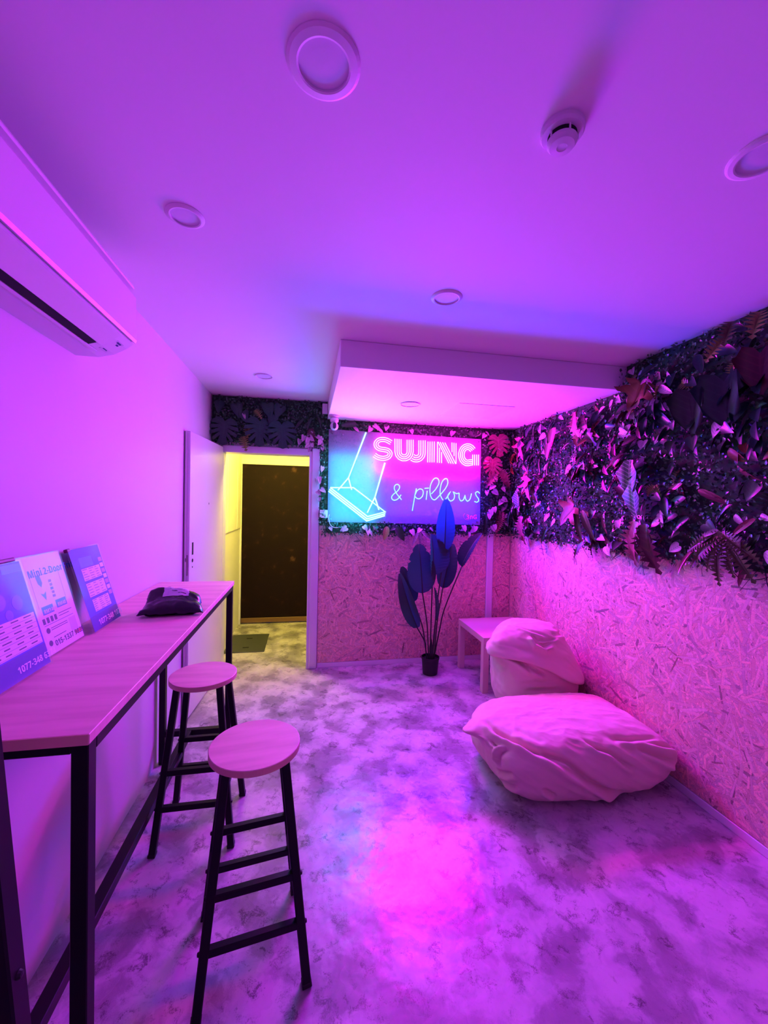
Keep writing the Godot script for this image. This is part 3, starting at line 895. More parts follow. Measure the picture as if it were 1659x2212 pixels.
	for k in 120:
		var p := Vector2(rng.randf_range(0.22, 1.58), rng.randf_range(1.38, 2.12))
		var e: Array = pick([[3, "heart_leaf", "pale", .05, .08], [3, "oval_leaf", "green", .07, .11], [2, "heart_leaf", "green", .06, .1], [1, "fern_frond", "green", .1, .16]])
		place_leaf(s, e[1], leaf_mat[e[2]], Vector3(p.x, p.y, 0.03), Vector3(rng.randfn() * .6, -.8, .02), Vector3(rng.randf_range(-.12, .12), .05, 1), rng.randf_range(e[3], e[4]))
	for k in 46:
		var p := Vector2(rng.randf_range(0.18, 1.7), rng.randf_range(1.25, 1.32)) if k < 26 else Vector2(rng.randf_range(0.25, 1.7), rng.randf_range(2.19, 2.235))
		place_leaf(s, "heart_leaf" if k % 3 else "oval_leaf", leaf_mat.pale if k % 4 else leaf_mat.green, Vector3(p.x, p.y, rng.randf_range(0.05, 0.08)), Vector3(rng.randfn() * .6, -.6, .5), Vector3(rng.randfn() * .3, .3, 1), rng.randf_range(.05, .075))
	for k in 40:
		var p := Vector2(rng.randf_range(1.68, 1.93), rng.randf_range(1.32, 2.18))
		place_leaf(s, "heart_leaf", leaf_mat.pale if k % 3 else leaf_mat.green, Vector3(p.x, p.y, rng.randf_range(0.05, 0.09)), Vector3(rng.randfn() * .6, -.7, .4), Vector3(rng.randf_range(-.9, .2), .2, 1), rng.randf_range(.05, .08))
	for e in [["monstera_leaf", "pink", 1.78, 2.20, Vector3(.1, -1, .3), .22], ["monstera_leaf", "pink", 1.74, 1.98, Vector3(-.1, -1, .3), .19], ["plume", "pink", 1.80, 1.86, Vector3(.6, -.8, .4), .2], ["plume", "pink", 1.78, 1.86, Vector3(-.5, -.8, .4), .18], ["fern_frond", "pink", 1.86, 1.46, Vector3(-.3, -.9, .3), .22], ["fern_frond", "wine", 1.82, 1.47, Vector3(-.1, -.9, .3), .2], ["oval_leaf", "green", .42, 2.215, Vector3(-.9, -.1, .4), .14], ["oval_leaf", "green", .80, 1.30, Vector3(.5, -.9, .5), .15], ["oval_leaf", "lime", .72, 1.30, Vector3(-.3, -.9, .5), .13], ["long_leaf", "pale", 1.02, 1.26, Vector3(-.5, -.8, .4), .14], ["long_leaf", "pale", 1.03, 1.26, Vector3(.05, -1, .4), .14], ["long_leaf", "pale", 1.04, 1.26, Vector3(.7, -.5, .4), .14], ["fern_frond", "green", 1.68, 1.42, Vector3(.0, -1, .3), .16]]:
		place_leaf(s, e[0], leaf_mat[e[1]], Vector3(e[2], e[3], 0.075), e[4], Vector3(rng.randf_range(-.3, 0), .2, 1), e[5])


# ==================================================================== counter, stools and what stands on the counter

func build_counter() -> void:
	var t := thing("counter_table", "long narrow wooden bar counter with black steel legs along the white wall", "table", Vector3(0, 0, 0))
	var x0 := LEFT_X + 0.004
	var x1 := -0.417
	var z0 := -2.472
	var z1 := -0.879
	put("table_top", box_mesh(Vector3(x0, TABLE_Y - 0.022, z0), Vector3(x1, TABLE_Y, z1), 0.0015), mats.wood, t)
	var eb := put("end_fill_tint", box_mesh(Vector3(x0, TABLE_Y - 0.0215, z1 - 0.0005), Vector3(x1 - 0.002, TABLE_Y - 0.0005, z1 + 0.001)), mats.wood_fill_tint, t)  # thin overlay on the end face; its tan is fill light put into colour
	eb.set_meta("label", "counter end face with pale light from behind the camera painted in as tan")
	var w := 0.032
	var top := TABLE_Y - 0.022
	for x in [x0 + 0.012, x1 - 0.004 - w]:
		for z in [z0 + 0.006, z1 - 0.006 - w]:
			put("leg", box_mesh(Vector3(x, 0, z), Vector3(x + w, top, z + w), 0.002), mats.black_metal, t)
	for x in [x0 + 0.012, x1 - 0.004 - w]:
		put("apron_rail", box_mesh(Vector3(x, top - 0.028, z0 + 0.006 + w), Vector3(x + w, top, z1 - 0.006 - w), 0.002), mats.black_metal, t)
	for z in [z0 + 0.006, z1 - 0.006 - w]:
		put("end_rail", box_mesh(Vector3(x0 + 0.012 + w, top - 0.02, z), Vector3(x1 - 0.004 - w, top, z + w), 0.002), mats.black_metal, t)
		put("stretcher", box_mesh(Vector3(x0 + 0.012 + w, 0.155, z), Vector3(x1 - 0.004 - w, 0.187, z + w), 0.002), mats.black_metal, t)
	var xm := -0.652
	put("foot_rail", box_mesh(Vector3(xm - 0.02, 0.152, z0 + 0.038), Vector3(xm + 0.02, 0.188, z1 - 0.038), 0.002), mats.black_metal, t)


func make_stool(label: String, height: float, spread: float, inset: float, at: Vector3, turn: float, leg_w := 0.027) -> Node3D:
	var s := thing("bar_stool", label, "stool", at, turn, "bar stools at the counter")
	var top := height - 0.022
	put("seat", lathe_mesh([Vector2(0, height), Vector2(0.143, height), Vector2(0.145, height - 0.0015)], 48), mats.wood, s)
	put("seat_edge", lathe_mesh([Vector2(0.145, height - 0.0015), Vector2(0.145, top + 0.001), Vector2(0.143, top), Vector2(0, top)], 48), mats.wood_fill_tint, s)  # seat rim wears the same painted-in fill light
	for sx in [-1.0, 1.0]:
		for sz in [-1.0, 1.0]:
			var a := Vector3(sx * spread, 0.0, sz * spread)
			var b := Vector3(sx * inset, top, sz * inset)
			put("leg", bar_mesh(a + (b - a) * 0.012, b, leg_w, leg_w, 0.003), mats.black_metal, s)
			put("foot_cap", bar_mesh(a, a + (b - a) * 0.022, leg_w + 0.003, leg_w + 0.003, 0.002), mats.black_plastic, s)
	var rungs := [0.33, 0.185] if height < 0.9 else [0.74, 0.45, 0.185]
	for sz in [-1.0, 1.0]:
		for y in rungs:
			var k: float = y / top
			var r := lerpf(spread, inset, k)
			put("rung", bar_mesh(Vector3(-r, y, sz * r), Vector3(r, y, sz * r), 0.024, 0.024, 0.003, Vector3.UP), mats.black_metal, s)
			for sx in [-1.0, 1.0]:
				var bolt := put("bolt", lathe_mesh([Vector2(0, 0.006), Vector2(0.005, 0.005), Vector2(0.007, 0), Vector2(0, 0)], 10), mats.black_plastic, s, Vector3(sx * (r + leg_w / 2), y, sz * r))
				bolt.rotation.z = -sx * PI / 2
	for sx in [-1.0, 1.0]:
		var y := 0.26 if height < 0.9 else 0.6
		var r := lerpf(spread, inset, y / top)
		put("rung", bar_mesh(Vector3(sx * r, y, -r), Vector3(sx * r, y, r), 0.024, 0.024, 0.003, Vector3.UP), mats.black_metal, s)
	return s


func build_stools() -> void:
	make_stool("round wooden bar stool standing clear of the counter", 0.70, 0.158, 0.088, Vector3(-0.158, 0, -1.375), 0.15)
	make_stool("round wooden bar stool tucked against the counter below the parcel", 0.70, 0.158, 0.088, Vector3(-0.461, 0, -1.967), 0.0)
	make_stool("tall black-framed stool at the end of the counter under the flyers", 1.27, 0.170, 0.103, Vector3(-0.588, 0, -0.59), 0.0, 0.036)


func paper_mat(c: Color) -> StandardMaterial3D:
	return material(c, 0.55)


# a leaning acrylic holder with a printed sheet; local x runs along the counter, y up, z out to the room
func holder(label: String, zc: float, xb: float, w: float, h: float, lean: float, turn: float) -> Node3D:
	var t := thing("flyer_stand", label, "flyer stand", Vector3(xb, TABLE_Y, zc), PI / 2 + turn, "flyer stands on the counter")
	var ac := material(Color(0.92, 0.94, 0.96, 0.05), 0.08, 0.0, 0.17)
	ac.transparency = BaseMaterial3D.TRANSPARENCY_ALPHA
	var tilt := Node3D.new()
	tilt.name = "sleeve"
	tilt.rotation.x = -lean
	tilt.position.y = 0.003
	t.add_child(tilt)
	put("front_sheet", box_mesh(Vector3(-w / 2 - 0.006, 0, 0.0015), Vector3(w / 2 + 0.006, h + 0.004, 0.0033), 0.0005), ac, tilt)
	put("back_sheet", box_mesh(Vector3(-w / 2 - 0.006, 0, -0.0033), Vector3(w / 2 + 0.006, h + 0.004, -0.0015), 0.0005), ac, tilt)
	put("foot", box_mesh(Vector3(-w / 2 - 0.006, 0, -0.022), Vector3(w / 2 + 0.006, 0.003, 0.004), 0.0008), ac, t)
	return t


func print_rect(p: Node3D, called: String, x0: float, y0: float, x1: float, y1: float, mat: Material, lift := 0.0006) -> void:
	put(called, box_mesh(Vector3(x0, y0, 0.0002), Vector3(x1, y1, 0.0002 + lift)), mat, p)


func print_text(p: Node3D, s: String, x: float, y: float, h: float, mat: Material, bold := false, centre := false) -> void:
	var tm := text_mesh(s, h, 0.0002, bold)
	tm.horizontal_alignment = HORIZONTAL_ALIGNMENT_CENTER if centre else HORIZONTAL_ALIGNMENT_LEFT
	var o := put("printed_text", tm, mat, p, Vector3(x, y, 0.0009))
	if not centre:
		o.position.x += tm.get_aabb().size.x / 2.0 if tm.get_aabb().position.x < -0.001 else 0.0


func build_flyers() -> void:
	var blue := paper_mat(Color(0.06, 0.17, 0.80))
	blue.albedo_texture = noise_tex(0.012, 4, [[0.25, Color(0.75, 0.8, 1)], [0.5, Color(1, 1, 1)], [0.75, Color(1.0, 1.0, 1.0)]], 256, 81)
	var deep := paper_mat(Color(0.02, 0.05, 0.60))
	var sky := paper_mat(Color(0.25, 0.62, 0.95))
	var white := paper_mat(Color(0.88, 0.86, 0.90))
	var ink := paper_mat(Color(0.10, 0.08, 0.28))
	var grey := paper_mat(Color(0.48, 0.46, 0.60))
	var teal := paper_mat(Color(0.05, 0.55, 0.72))
	var red := paper_mat(Color(0.85, 0.10, 0.25))
	# ---- menu with three tables, leaning on the wall
	var a := holder("blue price list with three white tables in a clear stand beside the parcel", -1.640, -0.716, 0.208, 0.297, 0.29, 0.03)
	var s: Node3D = a.get_node("sleeve")
	print_rect(s, "printed_sheet", -0.104, 0.002, 0.104, 0.297, blue, 0.0004)
	print_rect(s, "print_band", -0.104, 0.002, 0.104, 0.055, deep)
	print_text(s, "1077-348 1071", -0.06, 0.024, 0.020, white, true)
	print_rect(s, "print_patch", -0.06, 0.226, 0.03, 0.262, sky)
	for b in [[-0.062, 0.178, 0.068, 0.222, 5], [-0.062, 0.118, 0.068, 0.168, 5], [-0.056, 0.064, 0.066, 0.108, 6]]:
		print_rect(s, "print_table", b[0], b[1], b[2], b[3], white)
		for k in b[4]:
			var y: float = lerpf(b[1], b[3], (k + 0.5) / b[4])
			for c in 3:
				var x: float = lerpf(b[0], b[2], (c + 0.12) / 3.0)
				print_rect(s, "print_line", x, y - 0.0012, x + rng.randf_range(0.012, 0.034), y + 0.0012, grey, 0.0009)
	for k in 7:
		print_rect(s, "print_picture", 0.074, 0.10 + k * 0.022, 0.099, 0.116 + k * 0.022, white if k % 2 else paper_mat(Color(0.72, 0.5, 0.62)))
	put("clip", bar_mesh(Vector3(-0.11, 0.296, -0.004), Vector3(-0.09, 0.297, -0.004), 0.012, 0.012), material(Color(0.40, 0.08, 0.35), 0.5), s)
	# ---- fridge flyer
	var b2 := holder("white flyer headed Mini 2-Door Fridge between two blue price lists", -1.404, -0.730, 0.205, 0.297, 0.27, 0.02)
	s = b2.get_node("sleeve")
	print_rect(s, "printed_sheet", -0.1025, 0.002, 0.1025, 0.297, white, 0.0004)
	print_text(s, "Mini 2-Door Fridge", -0.075, 0.245, 0.022, teal, true)
	for r in [[-0.07, 0.236, 0.07, 0.2375], [-0.07, 0.14, -0.069, 0.236], [0.069, 0.14, 0.07, 0.236]]:
		print_rect(s, "print_line", r[0], r[1], r[2], r[3], grey)
	put("print_figure", extrude_mesh(PackedVector2Array([Vector2(-0.045, 0.236), Vector2(-0.025, 0.236), Vector2(-0.022, 0.212), Vector2(-0.031, 0.20), Vector2(-0.042, 0.212)]), 0.0003, 0.0009), sky, s)
	put("print_figure", extrude_mesh(PackedVector2Array([Vector2(-0.043, 0.182), Vector2(-0.03, 0.178), Vector2(-0.018, 0.184), Vector2(-0.026, 0.158)]), 0.0003, 0.0009), sky, s)
	for k in 5:
		print_rect(s, "print_figure", 0.008 + 0.002 * (k % 2), 0.16 + k * 0.012, 0.022, 0.168 + k * 0.012, sky if k == 2 else grey)
	for r in [[-0.06, 0.118, -0.006, 0.143, "RM1400"], [0.012, 0.124, 0.066, 0.149, "RM48"]]:
		print_rect(s, "print_patch", r[0], r[1], r[2], r[3], teal)
		print_text(s, r[4], r[0] + 0.006, r[1] + 0.009, 0.012, white, true)
	for k in 4:
		print_rect(s, "print_icon", -0.072 + k * 0.019, 0.092, -0.060 + k * 0.019, 0.109, ink)
	for r in [[0.008, 0.106, 0.08], [0.008, 0.098, 0.062], [-0.07, 0.086, 0.08], [-0.045, 0.074, 0.04], [-0.045, 0.068, 0.04], [-0.045, 0.045, 0.02]]:
		print_rect(s, "print_line", r[0], r[1], r[2], r[1] + 0.002, ink if r[1] != 0.086 else grey)
	print_text(s, "015-1337 9839", -0.047, 0.027, 0.017, ink, true)
	for c in [[-0.06, 0.071], [-0.065, 0.034]]:
		var dot := put("print_icon", lathe_mesh([Vector2(0, 0.0008), Vector2(0.0085, 0.0008), Vector2(0.0085, 0)], 18), ink, s, Vector3(c[0], c[1], 0.0003))
		dot.rotation.x = PI / 2
	print_rect(s, "print_picture", 0.048, 0.036, 0.085, 0.08, paper_mat(Color(0.8, 0.7, 0.76)))
	print_rect(s, "print_patch", 0.062, 0.022, 0.1, 0.034, red)
	# ---- second blue list
	var c2 := holder("blue price list with round pictures and one large table in a clear stand", -1.170, -0.700, 0.208, 0.297, 0.27, 0.02)
	s = c2.get_node("sleeve")
	print_rect(s, "printed_sheet", -0.104, 0.002, 0.104, 0.297, blue, 0.0004)
	print_rect(s, "print_band", -0.104, 0.002, 0.104, 0.06, deep)
	print_text(s, "1077-348 6374", -0.02, 0.026, 0.017, white, true)
	print_rect(s, "print_table", -0.104, 0.064, 0.098, 0.152, white)
	for k in 6:
		var y := 0.072 + k * 0.0145
		print_rect(s, "print_line", -0.104, y - 0.006, 0.098, y - 0.005, grey, 0.0009)
		for c in 4:
			print_rect(s, "print_line", -0.09 + c * 0.048, y, -0.09 + c * 0.048 + rng.randf_range(0.02, 0.034), y + 0.003, ink, 0.0009)
	for e in [[0.05, 0.19, 0.02], [-0.01, 0.205, 0.022], [0.01, 0.165, 0.014], [-0.06, 0.2, 0.024]]:
		var dot := put("print_picture", lathe_mesh([Vector2(0, 0.0008), Vector2(e[2], 0.0008), Vector2(e[2], 0)], 20), paper_mat(Color(0.36, 0.30, 0.78)), s, Vector3(e[0], e[1], 0.0003))
		dot.rotation.x = PI / 2
	print_rect(s, "print_patch", 0.03, 0.27, 0.104, 0.292, sky)
	put("clip", box_mesh(Vector3(-0.03, 0.299, -0.012), Vector3(0.075, 0.309, 0.012), 0.002), material(Color(0.40, 0.08, 0.35), 0.5), s)


func build_parcel() -> void:
	var p := thing("parcel", "crumpled black plastic mailer with a white address label on the counter", "parcel", Vector3(-0.545, TABLE_Y, -1.80), 0.18)
	var film := material(Color(0.05, 0.045, 0.07), 0.28)
	var n := FastNoiseLite.new()
	n.seed = 4
	n.frequency = 14.0
	n.fractal_type = FastNoiseLite.FRACTAL_RIDGED
	n.fractal_octaves = 2
	# a flat bag: bottom sheet and top sheet meeting at the rim; its far flap stands up
	var top_y := func(u: float, v: float) -> float:
		var e := (1.0 - pow(absf(u), 3.0)) * (1.0 - pow(absf(v), 2.5))
		var flap := smoothstep(0.05, -0.75, v)
		return 0.012 + 0.046 * pow(maxf(e, 0), 0.55) + 0.040 * flap * (1.0 - 0.35 * u) + 0.006 * n.get_noise_2d(u * 0.1, v * 0.07)
	var pos := func(u: float, v: float, y: float) -> Vector3:
		var w := 0.108 + 0.012 * v
		return Vector3(u * w + 0.004 * n.get_noise_2d(v * .2, 3.0), y, v * 0.078 + 0.006 * u)
	var rows := []
	for i in 29:
		var row := []
		var v := -1.0 + i / 14.0
		for j in 37:
			var u := -1.0 + j / 18.0
			row.append(pos.call(u, v, top_y.call(u, v)))
		rows.append(row)
	var under := []
	for i in 29:
		var row := []
		var v := 1.0 - i / 14.0
		for j in 37:
			var u := -1.0 + j / 18.0
			var e := maxf(absf(u), absf(v))
			row.append(pos.call(u, v, lerpf(0.001, top_y.call(u, v) - 0.001, smoothstep(0.72, 1.0, e))))
		under.append(row)
	put("film", grid_mesh(rows + under), film, p)
	var lab := []
	for i in 9:
		var row := []
		for j in 13:
			var u := lerpf(-0.38, 0.55, j / 12.0)
			var v := lerpf(-0.80, -0.12, i / 8.0)
			row.append(pos.call(u, v, top_y.call(u, v) + 0.0016))
		lab.append(row)
	var l := put("address_label", grid_mesh(lab), material(Color(0.86, 0.84, 0.86), 0.5), p)
	l.set_meta("label", "white address label")
	for e in [[-0.3, -0.7, 0.25], [-0.3, -0.62, 0.1], [-0.1, -0.4, 0.2], [0.15, -0.3, 0.3], [-0.2, -0.52, 0.5]]:
		var q := []
		for i in 2:
			var row := []
			for j in 5:
				var u: float = e[0] + e[2] * j / 4.0
				var v: float = e[1] + 0.03 * i
				row.append(pos.call(u, v, top_y.call(u, v) + 0.0022))
			q.append(row)
		put("print_line", grid_mesh(q), material(Color(0.15, 0.13, 0.2), 0.6), l)


# ==================================================================== side table, bean bags, plant

func build_side_table() -> void:
	var t := thing("side_table", "low square side table in the corner behind the bean bags", "table", Vector3(1.40, 0, -3.535))
	var m := material(Color(0.84, 0.74, 0.68), 0.45)
	put("table_top", box_mesh(Vector3(0, 0.40, 0), Vector3(0.55, 0.45, 0.55), 0.002), m, t)
	for x in [0.0, 0.5]:
		for z in [0.0, 0.5]:
			put("leg", box_mesh(Vector3(x, 0, z), Vector3(x + 0.05, 0.40, z + 0.05), 0.002), m, t)


func seg_dist(p: Vector3, a: Vector3, b: Vector3) -> float:
	var t := clampf((p - a).dot(b - a) / (b - a).length_squared(), 0, 1)
	return p.distance_to(a.lerp(b, t))


# creases: [points, depth, width]; a crease is a valley with a raised lip above it
func creased(p: Vector3, n: Vector3, list: Array) -> Vector3:
	var off := 0.0
	for c in list:
		var pts: Array = c[0]
		var w: float = c[2]
		if p.distance_squared_to(pts[0].lerp(pts[-1], 0.5)) > pow(pts[0].distance_to(pts[-1]) * 0.6 + w * 5.0, 2.0): continue
		var best := 1e9
		var bt := 0.0
		var bs := 0.0
		for i in pts.size() - 1:
			var ab: Vector3 = pts[i + 1] - pts[i]
			var t := clampf((p - pts[i]).dot(ab) / ab.length_squared(), 0, 1)
			var q: Vector3 = pts[i] + ab * t
			var d := p.distance_to(q)
			if d < best:
				best = d
				bt = (i + t) / (pts.size() - 1.0)
				bs = (p - q).dot(ab.cross(n).normalized())
		if best > w * 5.0: continue
		var s := bs / w
		var ends := smoothstep(0.0, 0.2, bt) * (1.0 - smoothstep(0.8, 1.0, bt))
		var shape := -exp(-s * s * 2.4) + 0.85 * exp(-(s - 1.4) * (s - 1.4) * 1.2)
		off += c[1] * shape * ends * exp(-pow(best / (w * 4.0), 4.0))
	return p + n * off


func bag_surface(outline: Callable, profile: Callable, creases: Array, nu := 128, nv := 72, phi0: Variant = -1.45, swell := 0.0, grain := Vector3(1, -0.5, 0)) -> Array:
	var rows := []
	var noise := FastNoiseLite.new()
	noise.seed = 9
	noise.frequency = 3.2
	var soft := FastNoiseLite.new()
	soft.seed = 19
	soft.frequency = 1.0
	soft.fractal_type = FastNoiseLite.FRACTAL_RIDGED
	soft.fractal_octaves = 2
	grain = grain.normalized()
	for i in nv + 1:
		var row := []
		for j in nu:
			var th := TAU * j / nu
			var f0: float = phi0.call(th) if phi0 is Callable else phi0
			var ph := lerpf(f0, PI / 2, 1.0 - pow(1.0 - float(i) / nv, 1.8))
			var p: Vector3 = profile.call(th, ph, outline.call(th))
			row.append(p)
		rows.append(row)
	# normals by differences
	var out := []
	for i in nv + 1:
		var row := []
		for j in nu:
			var a: Vector3 = rows[maxi(i - 1, 0)][j]
			var b: Vector3 = rows[mini(i + 1, nv)][j]
			var c: Vector3 = rows[i][(j + nu - 1) % nu]
			var d: Vector3 = rows[i][(j + 1) % nu]
			var n := (b - a).cross(d - c)
			n = n.normalized() if n.length() > 1e-9 else Vector3.UP
			var p: Vector3 = rows[i][j]
			if n.dot(p - Vector3(0, 0.2, 0)) < 0: n = -n
			if i >= nv - 1: n = Vector3.UP
			var g := grain * p.dot(grain)
			p += n * (swell + 0.010 * noise.get_noise_3dv(p) + 0.0055 * soft.get_noise_3dv(g * 2.2 + (p - g) * 9.0))
			p = creased(p, n, creases)
			p.y = maxf(p.y, 0.002)
			row.append(p)
		out.append(row)
	return out


func build_bean_bags() -> void:
	# ---- the slumped bag lying on the floor
	var b2 := thing("bean_bag", "large slumped beige bean bag lying flat on the floor against the strand board", "bean bag", Vector3(1.468, 0, -2.06))
	var out2 := func(th: float) -> float:
		return 1.0 / pow(pow(absf(cos(th)) / 0.495, 4.4) + pow(absf(sin(th)) / 0.322, 4.4), 1.0 / 4.4)
	var prof2 := func(th: float, ph: float, r: float) -> Vector3:
		var k := pow(maxf(cos(ph), 0.0), 0.45)
		var s := sin(ph)
		var y := 0.16 + (0.165 if s > 0 else 0.16) * signf(s) * pow(absf(s), 0.8)
		var x := cos(th) * r * k
		var z := sin(th) * r * k - 0.025 * (y - 0.16) / 0.2
		var ear := exp(-pow((th - 3.2) / 0.2, 2)) * exp(-pow((y - 0.268) / 0.045, 2))
		x -= 0.15 * ear
		z += 0.03 * ear
		ear = exp(-pow((th - 0.55) / 0.25, 2)) * exp(-pow((y - 0.20) / 0.07, 2))
		x += 0.03 * ear
		z += 0.03 * ear
		x += 0.05 * exp(-pow((th - 2.6) / 0.5, 2)) * exp(-pow((y - 0.12) / 0.07, 2))
		return Vector3(x, y, z)
	var cr2 := [[[Vector3(-0.471, 0.259, -0.059), Vector3(-0.448, 0.297, 0.091), Vector3(-0.4, 0.292, 0.167), Vector3(-0.334, 0.277, 0.247), Vector3(-0.238, 0.239, 0.297), Vector3(-0.144, 0.183, 0.318), Vector3(-0.005, 0.073, 0.315)], 0.034, 0.019],
		[[Vector3(-0.312, 0.288, 0.237), Vector3(-0.273, 0.27, 0.27), Vector3(-0.184, 0.241, 0.298), Vector3(-0.089, 0.161, 0.322), Vector3(0.038, 0.082, 0.319), Vector3(0.186, 0.04, 0.29)], 0.034, 0.02],
		[[Vector3(-0.054, 0.308, 0.214), Vector3(0.005, 0.277, 0.27), Vector3(0.069, 0.259, 0.287), Vector3(0.128, 0.215, 0.31), Vector3(0.201, 0.171, 0.32)], 0.022, 0.017],
		[[Vector3(0.122, 0.301, 0.232), Vector3(0.217, 0.289, 0.251), Vector3(0.412, 0.27, 0.236)], 0.02, 0.02],
		[[Vector3(0.207, 0.275, 0.27), Vector3(0.3, 0.241, 0.298), Vector3(0.371, 0.212, 0.313), Vector3(0.466, 0.175, 0.294)], 0.026, 0.02],
		[[Vector3(0.269, 0.279, 0.263), Vector3(0.38, 0.257, 0.274), Vector3(0.485, 0.218, 0.259)], 0.02, 0.016],
		[[Vector3(-0.523, 0.284, 0.092), Vector3(-0.522, 0.25, 0.176), Vector3(-0.457, 0.128, 0.127)], 0.024, 0.018],
		[[Vector3(-0.456, 0.099, 0.102), Vector3(-0.443, 0.131, 0.18), Vector3(-0.429, 0.171, 0.242)], 0.02, 0.014],
		[[Vector3(-0.437, 0.056, 0.101), Vector3(-0.432, 0.08, 0.188), Vector3(-0.403, 0.102, 0.246)], 0.016, 0.014],
		[[Vector3(-0.314, 0.128, 0.305), Vector3(-0.246, 0.084, 0.313)], 0.018, 0.014],
		[[Vector3(0.418, 0.288, -0.031), Vector3(0.404, 0.294, 0.1), Vector3(0.443, 0.272, 0.168)], 0.014, 0.02],
		[[Vector3(0.083, 0.309, 0.211), Vector3(0.194, 0.259, 0.286), Vector3(0.359, 0.167, 0.32)], 0.012, 0.03],
		[[Vector3(-0.359, 0.31, 0.096), Vector3(-0.265, 0.292, 0.239)], 0.01, 0.03],
		[[Vector3(-0.187, 0.167, 0.32), Vector3(0.057, 0.035, 0.286)], 0.01, 0.02]]
	put("cover", grid_mesh(bag_surface(out2, prof2, cr2, 300, 150, -1.45, 0.0, Vector3(1.0, -0.55, 0.1)), true), mats.fabric, b2)
	# ---- the upright bag
	var b1 := thing("bean_bag", "upright beige bean bag with its slack top folded over, next to the side table", "bean bag", Vector3(1.645, 0, -2.665))
	var out1 := func(th: float) -> float:
		return 1.0 / pow(pow(absf(cos(th)) / 0.295, 2.6) + pow(absf(sin(th)) / 0.25, 2.6), 1.0 / 2.6)
	var prof1 := func(th: float, ph: float, r: float) -> Vector3:
		var s := sin(ph)
		var k := pow(maxf(cos(ph), 0.0), 0.45)
		var y := 0.29 + (0.365 if s > 0 else 0.29) * signf(s) * pow(absf(s), 0.9)
		var taper := 1.0 - 0.12 * smoothstep(0.3, 0.66, y) - 0.03 * smoothstep(0.2, 0.0, y)
		return Vector3(cos(th) * r * k * taper - 0.05 * smoothstep(0.25, 0.65, y), y, sin(th) * r * k * taper)
	var cr1 := [[[Vector3(-0.293, 0.465, 0.033), Vector3(-0.263, 0.475, 0.134), Vector3(-0.218, 0.459, 0.185), Vector3(-0.18, 0.425, 0.212), Vector3(-0.141, 0.383, 0.231)], 0.022, 0.015],
		[[Vector3(-0.205, 0.481, 0.187), Vector3(-0.149, 0.425, 0.223), Vector3(-0.05, 0.37, 0.245)], 0.018, 0.014],
		[[Vector3(-0.228, 0.475, 0.173), Vector3(-0.162, 0.42, 0.22), Vector3(-0.025, 0.351, 0.247)], 0.014, 0.018],
		[[Vector3(-0.267, 0.364, 0.148), Vector3(-0.123, 0.383, 0.235)], 0.008, 0.02],
		[[Vector3(-0.223, 0.323, 0.197), Vector3(-0.086, 0.337, 0.245), Vector3(0.098, 0.33, 0.243)], 0.012, 0.02],
		[[Vector3(-0.198, 0.277, 0.212), Vector3(0.065, 0.291, 0.248)], 0.012, 0.02],
		[[Vector3(-0.28, 0.169, 0.07), Vector3(-0.117, 0.227, 0.239)], 0.008, 0.02],
		[[Vector3(-0.3, 0.377, 0.005), Vector3(-0.28, 0.383, 0.124)], 0.01, 0.018]]
	put("cover", grid_mesh(bag_surface(out1, prof1, cr1, 220, 120, -1.45, 0.0, Vector3(1.0, -0.1, 0.1)), true), mats.fabric, b1)
	# slack cloth folded over the top, hanging lower on one side
	var rim := func(th: float) -> float:
		var d := cos(th)
		return 0.30 + 0.16 * smoothstep(0.4, -0.9, d) - 0.36 * smoothstep(-0.2, 0.9, d) + 0.05 * sin(3.0 * th)
	var prof_f := func(th: float, ph: float, r: float) -> Vector3:
		var p: Vector3 = prof1.call(th, ph, r)
		var near: float = 1.0 - smoothstep(0.0, 0.25, ph - rim.call(th))
		var d := Vector3(p.x, 0, p.z).normalized()
		p += d * near * (0.024 + 0.03 * exp(-pow((fposmod(th, TAU) - 2.95) / 0.45, 2)))
		p.x -= 0.10 * exp(-pow((fposmod(th, TAU) - 2.75) / 0.45, 2)) * exp(-pow((p.y - 0.56) / 0.08, 2))
		return p
	var crf := [[[Vector3(-0.224, 0.626, -0.009), Vector3(-0.18, 0.643, 0.069), Vector3(-0.106, 0.635, 0.133), Vector3(0.009, 0.602, 0.166)], 0.012, 0.014],
		[[Vector3(-0.119, 0.619, 0.15), Vector3(-0.104, 0.579, 0.181), Vector3(-0.056, 0.555, 0.194), Vector3(0.042, 0.575, 0.178)], 0.034, 0.018],
		[[Vector3(-0.12, 0.589, 0.172), Vector3(-0.037, 0.586, 0.179), Vector3(0.09, 0.589, 0.152)], 0.016, 0.013],
		[[Vector3(0.101, 0.64, -0.011), Vector3(0.122, 0.626, 0.046), Vector3(0.149, 0.592, 0.079)], 0.016, 0.018],
		[[Vector3(-0.273, 0.547, 0.045), Vector3(-0.208, 0.529, 0.169), Vector3(-0.12, 0.525, 0.202)], 0.008, 0.03],
		[[Vector3(0.018, 0.611, 0.158), Vector3(0.155, 0.582, 0.085)], 0.014, 0.018]]
	var shell := bag_surface(out1, prof_f, crf, 220, 70, rim, 0.012, Vector3(1.0, -0.35, 0.2))
	# turn the rim under so that the cloth has an edge with thickness
	var under := []
	for p in shell[0]:
		under.append(Vector3(p.x * 0.93, p.y + 0.004, p.z * 0.93))
	shell.insert(0, under)
	put("folded_top", grid_mesh(shell, true), mats.fabric, b1)


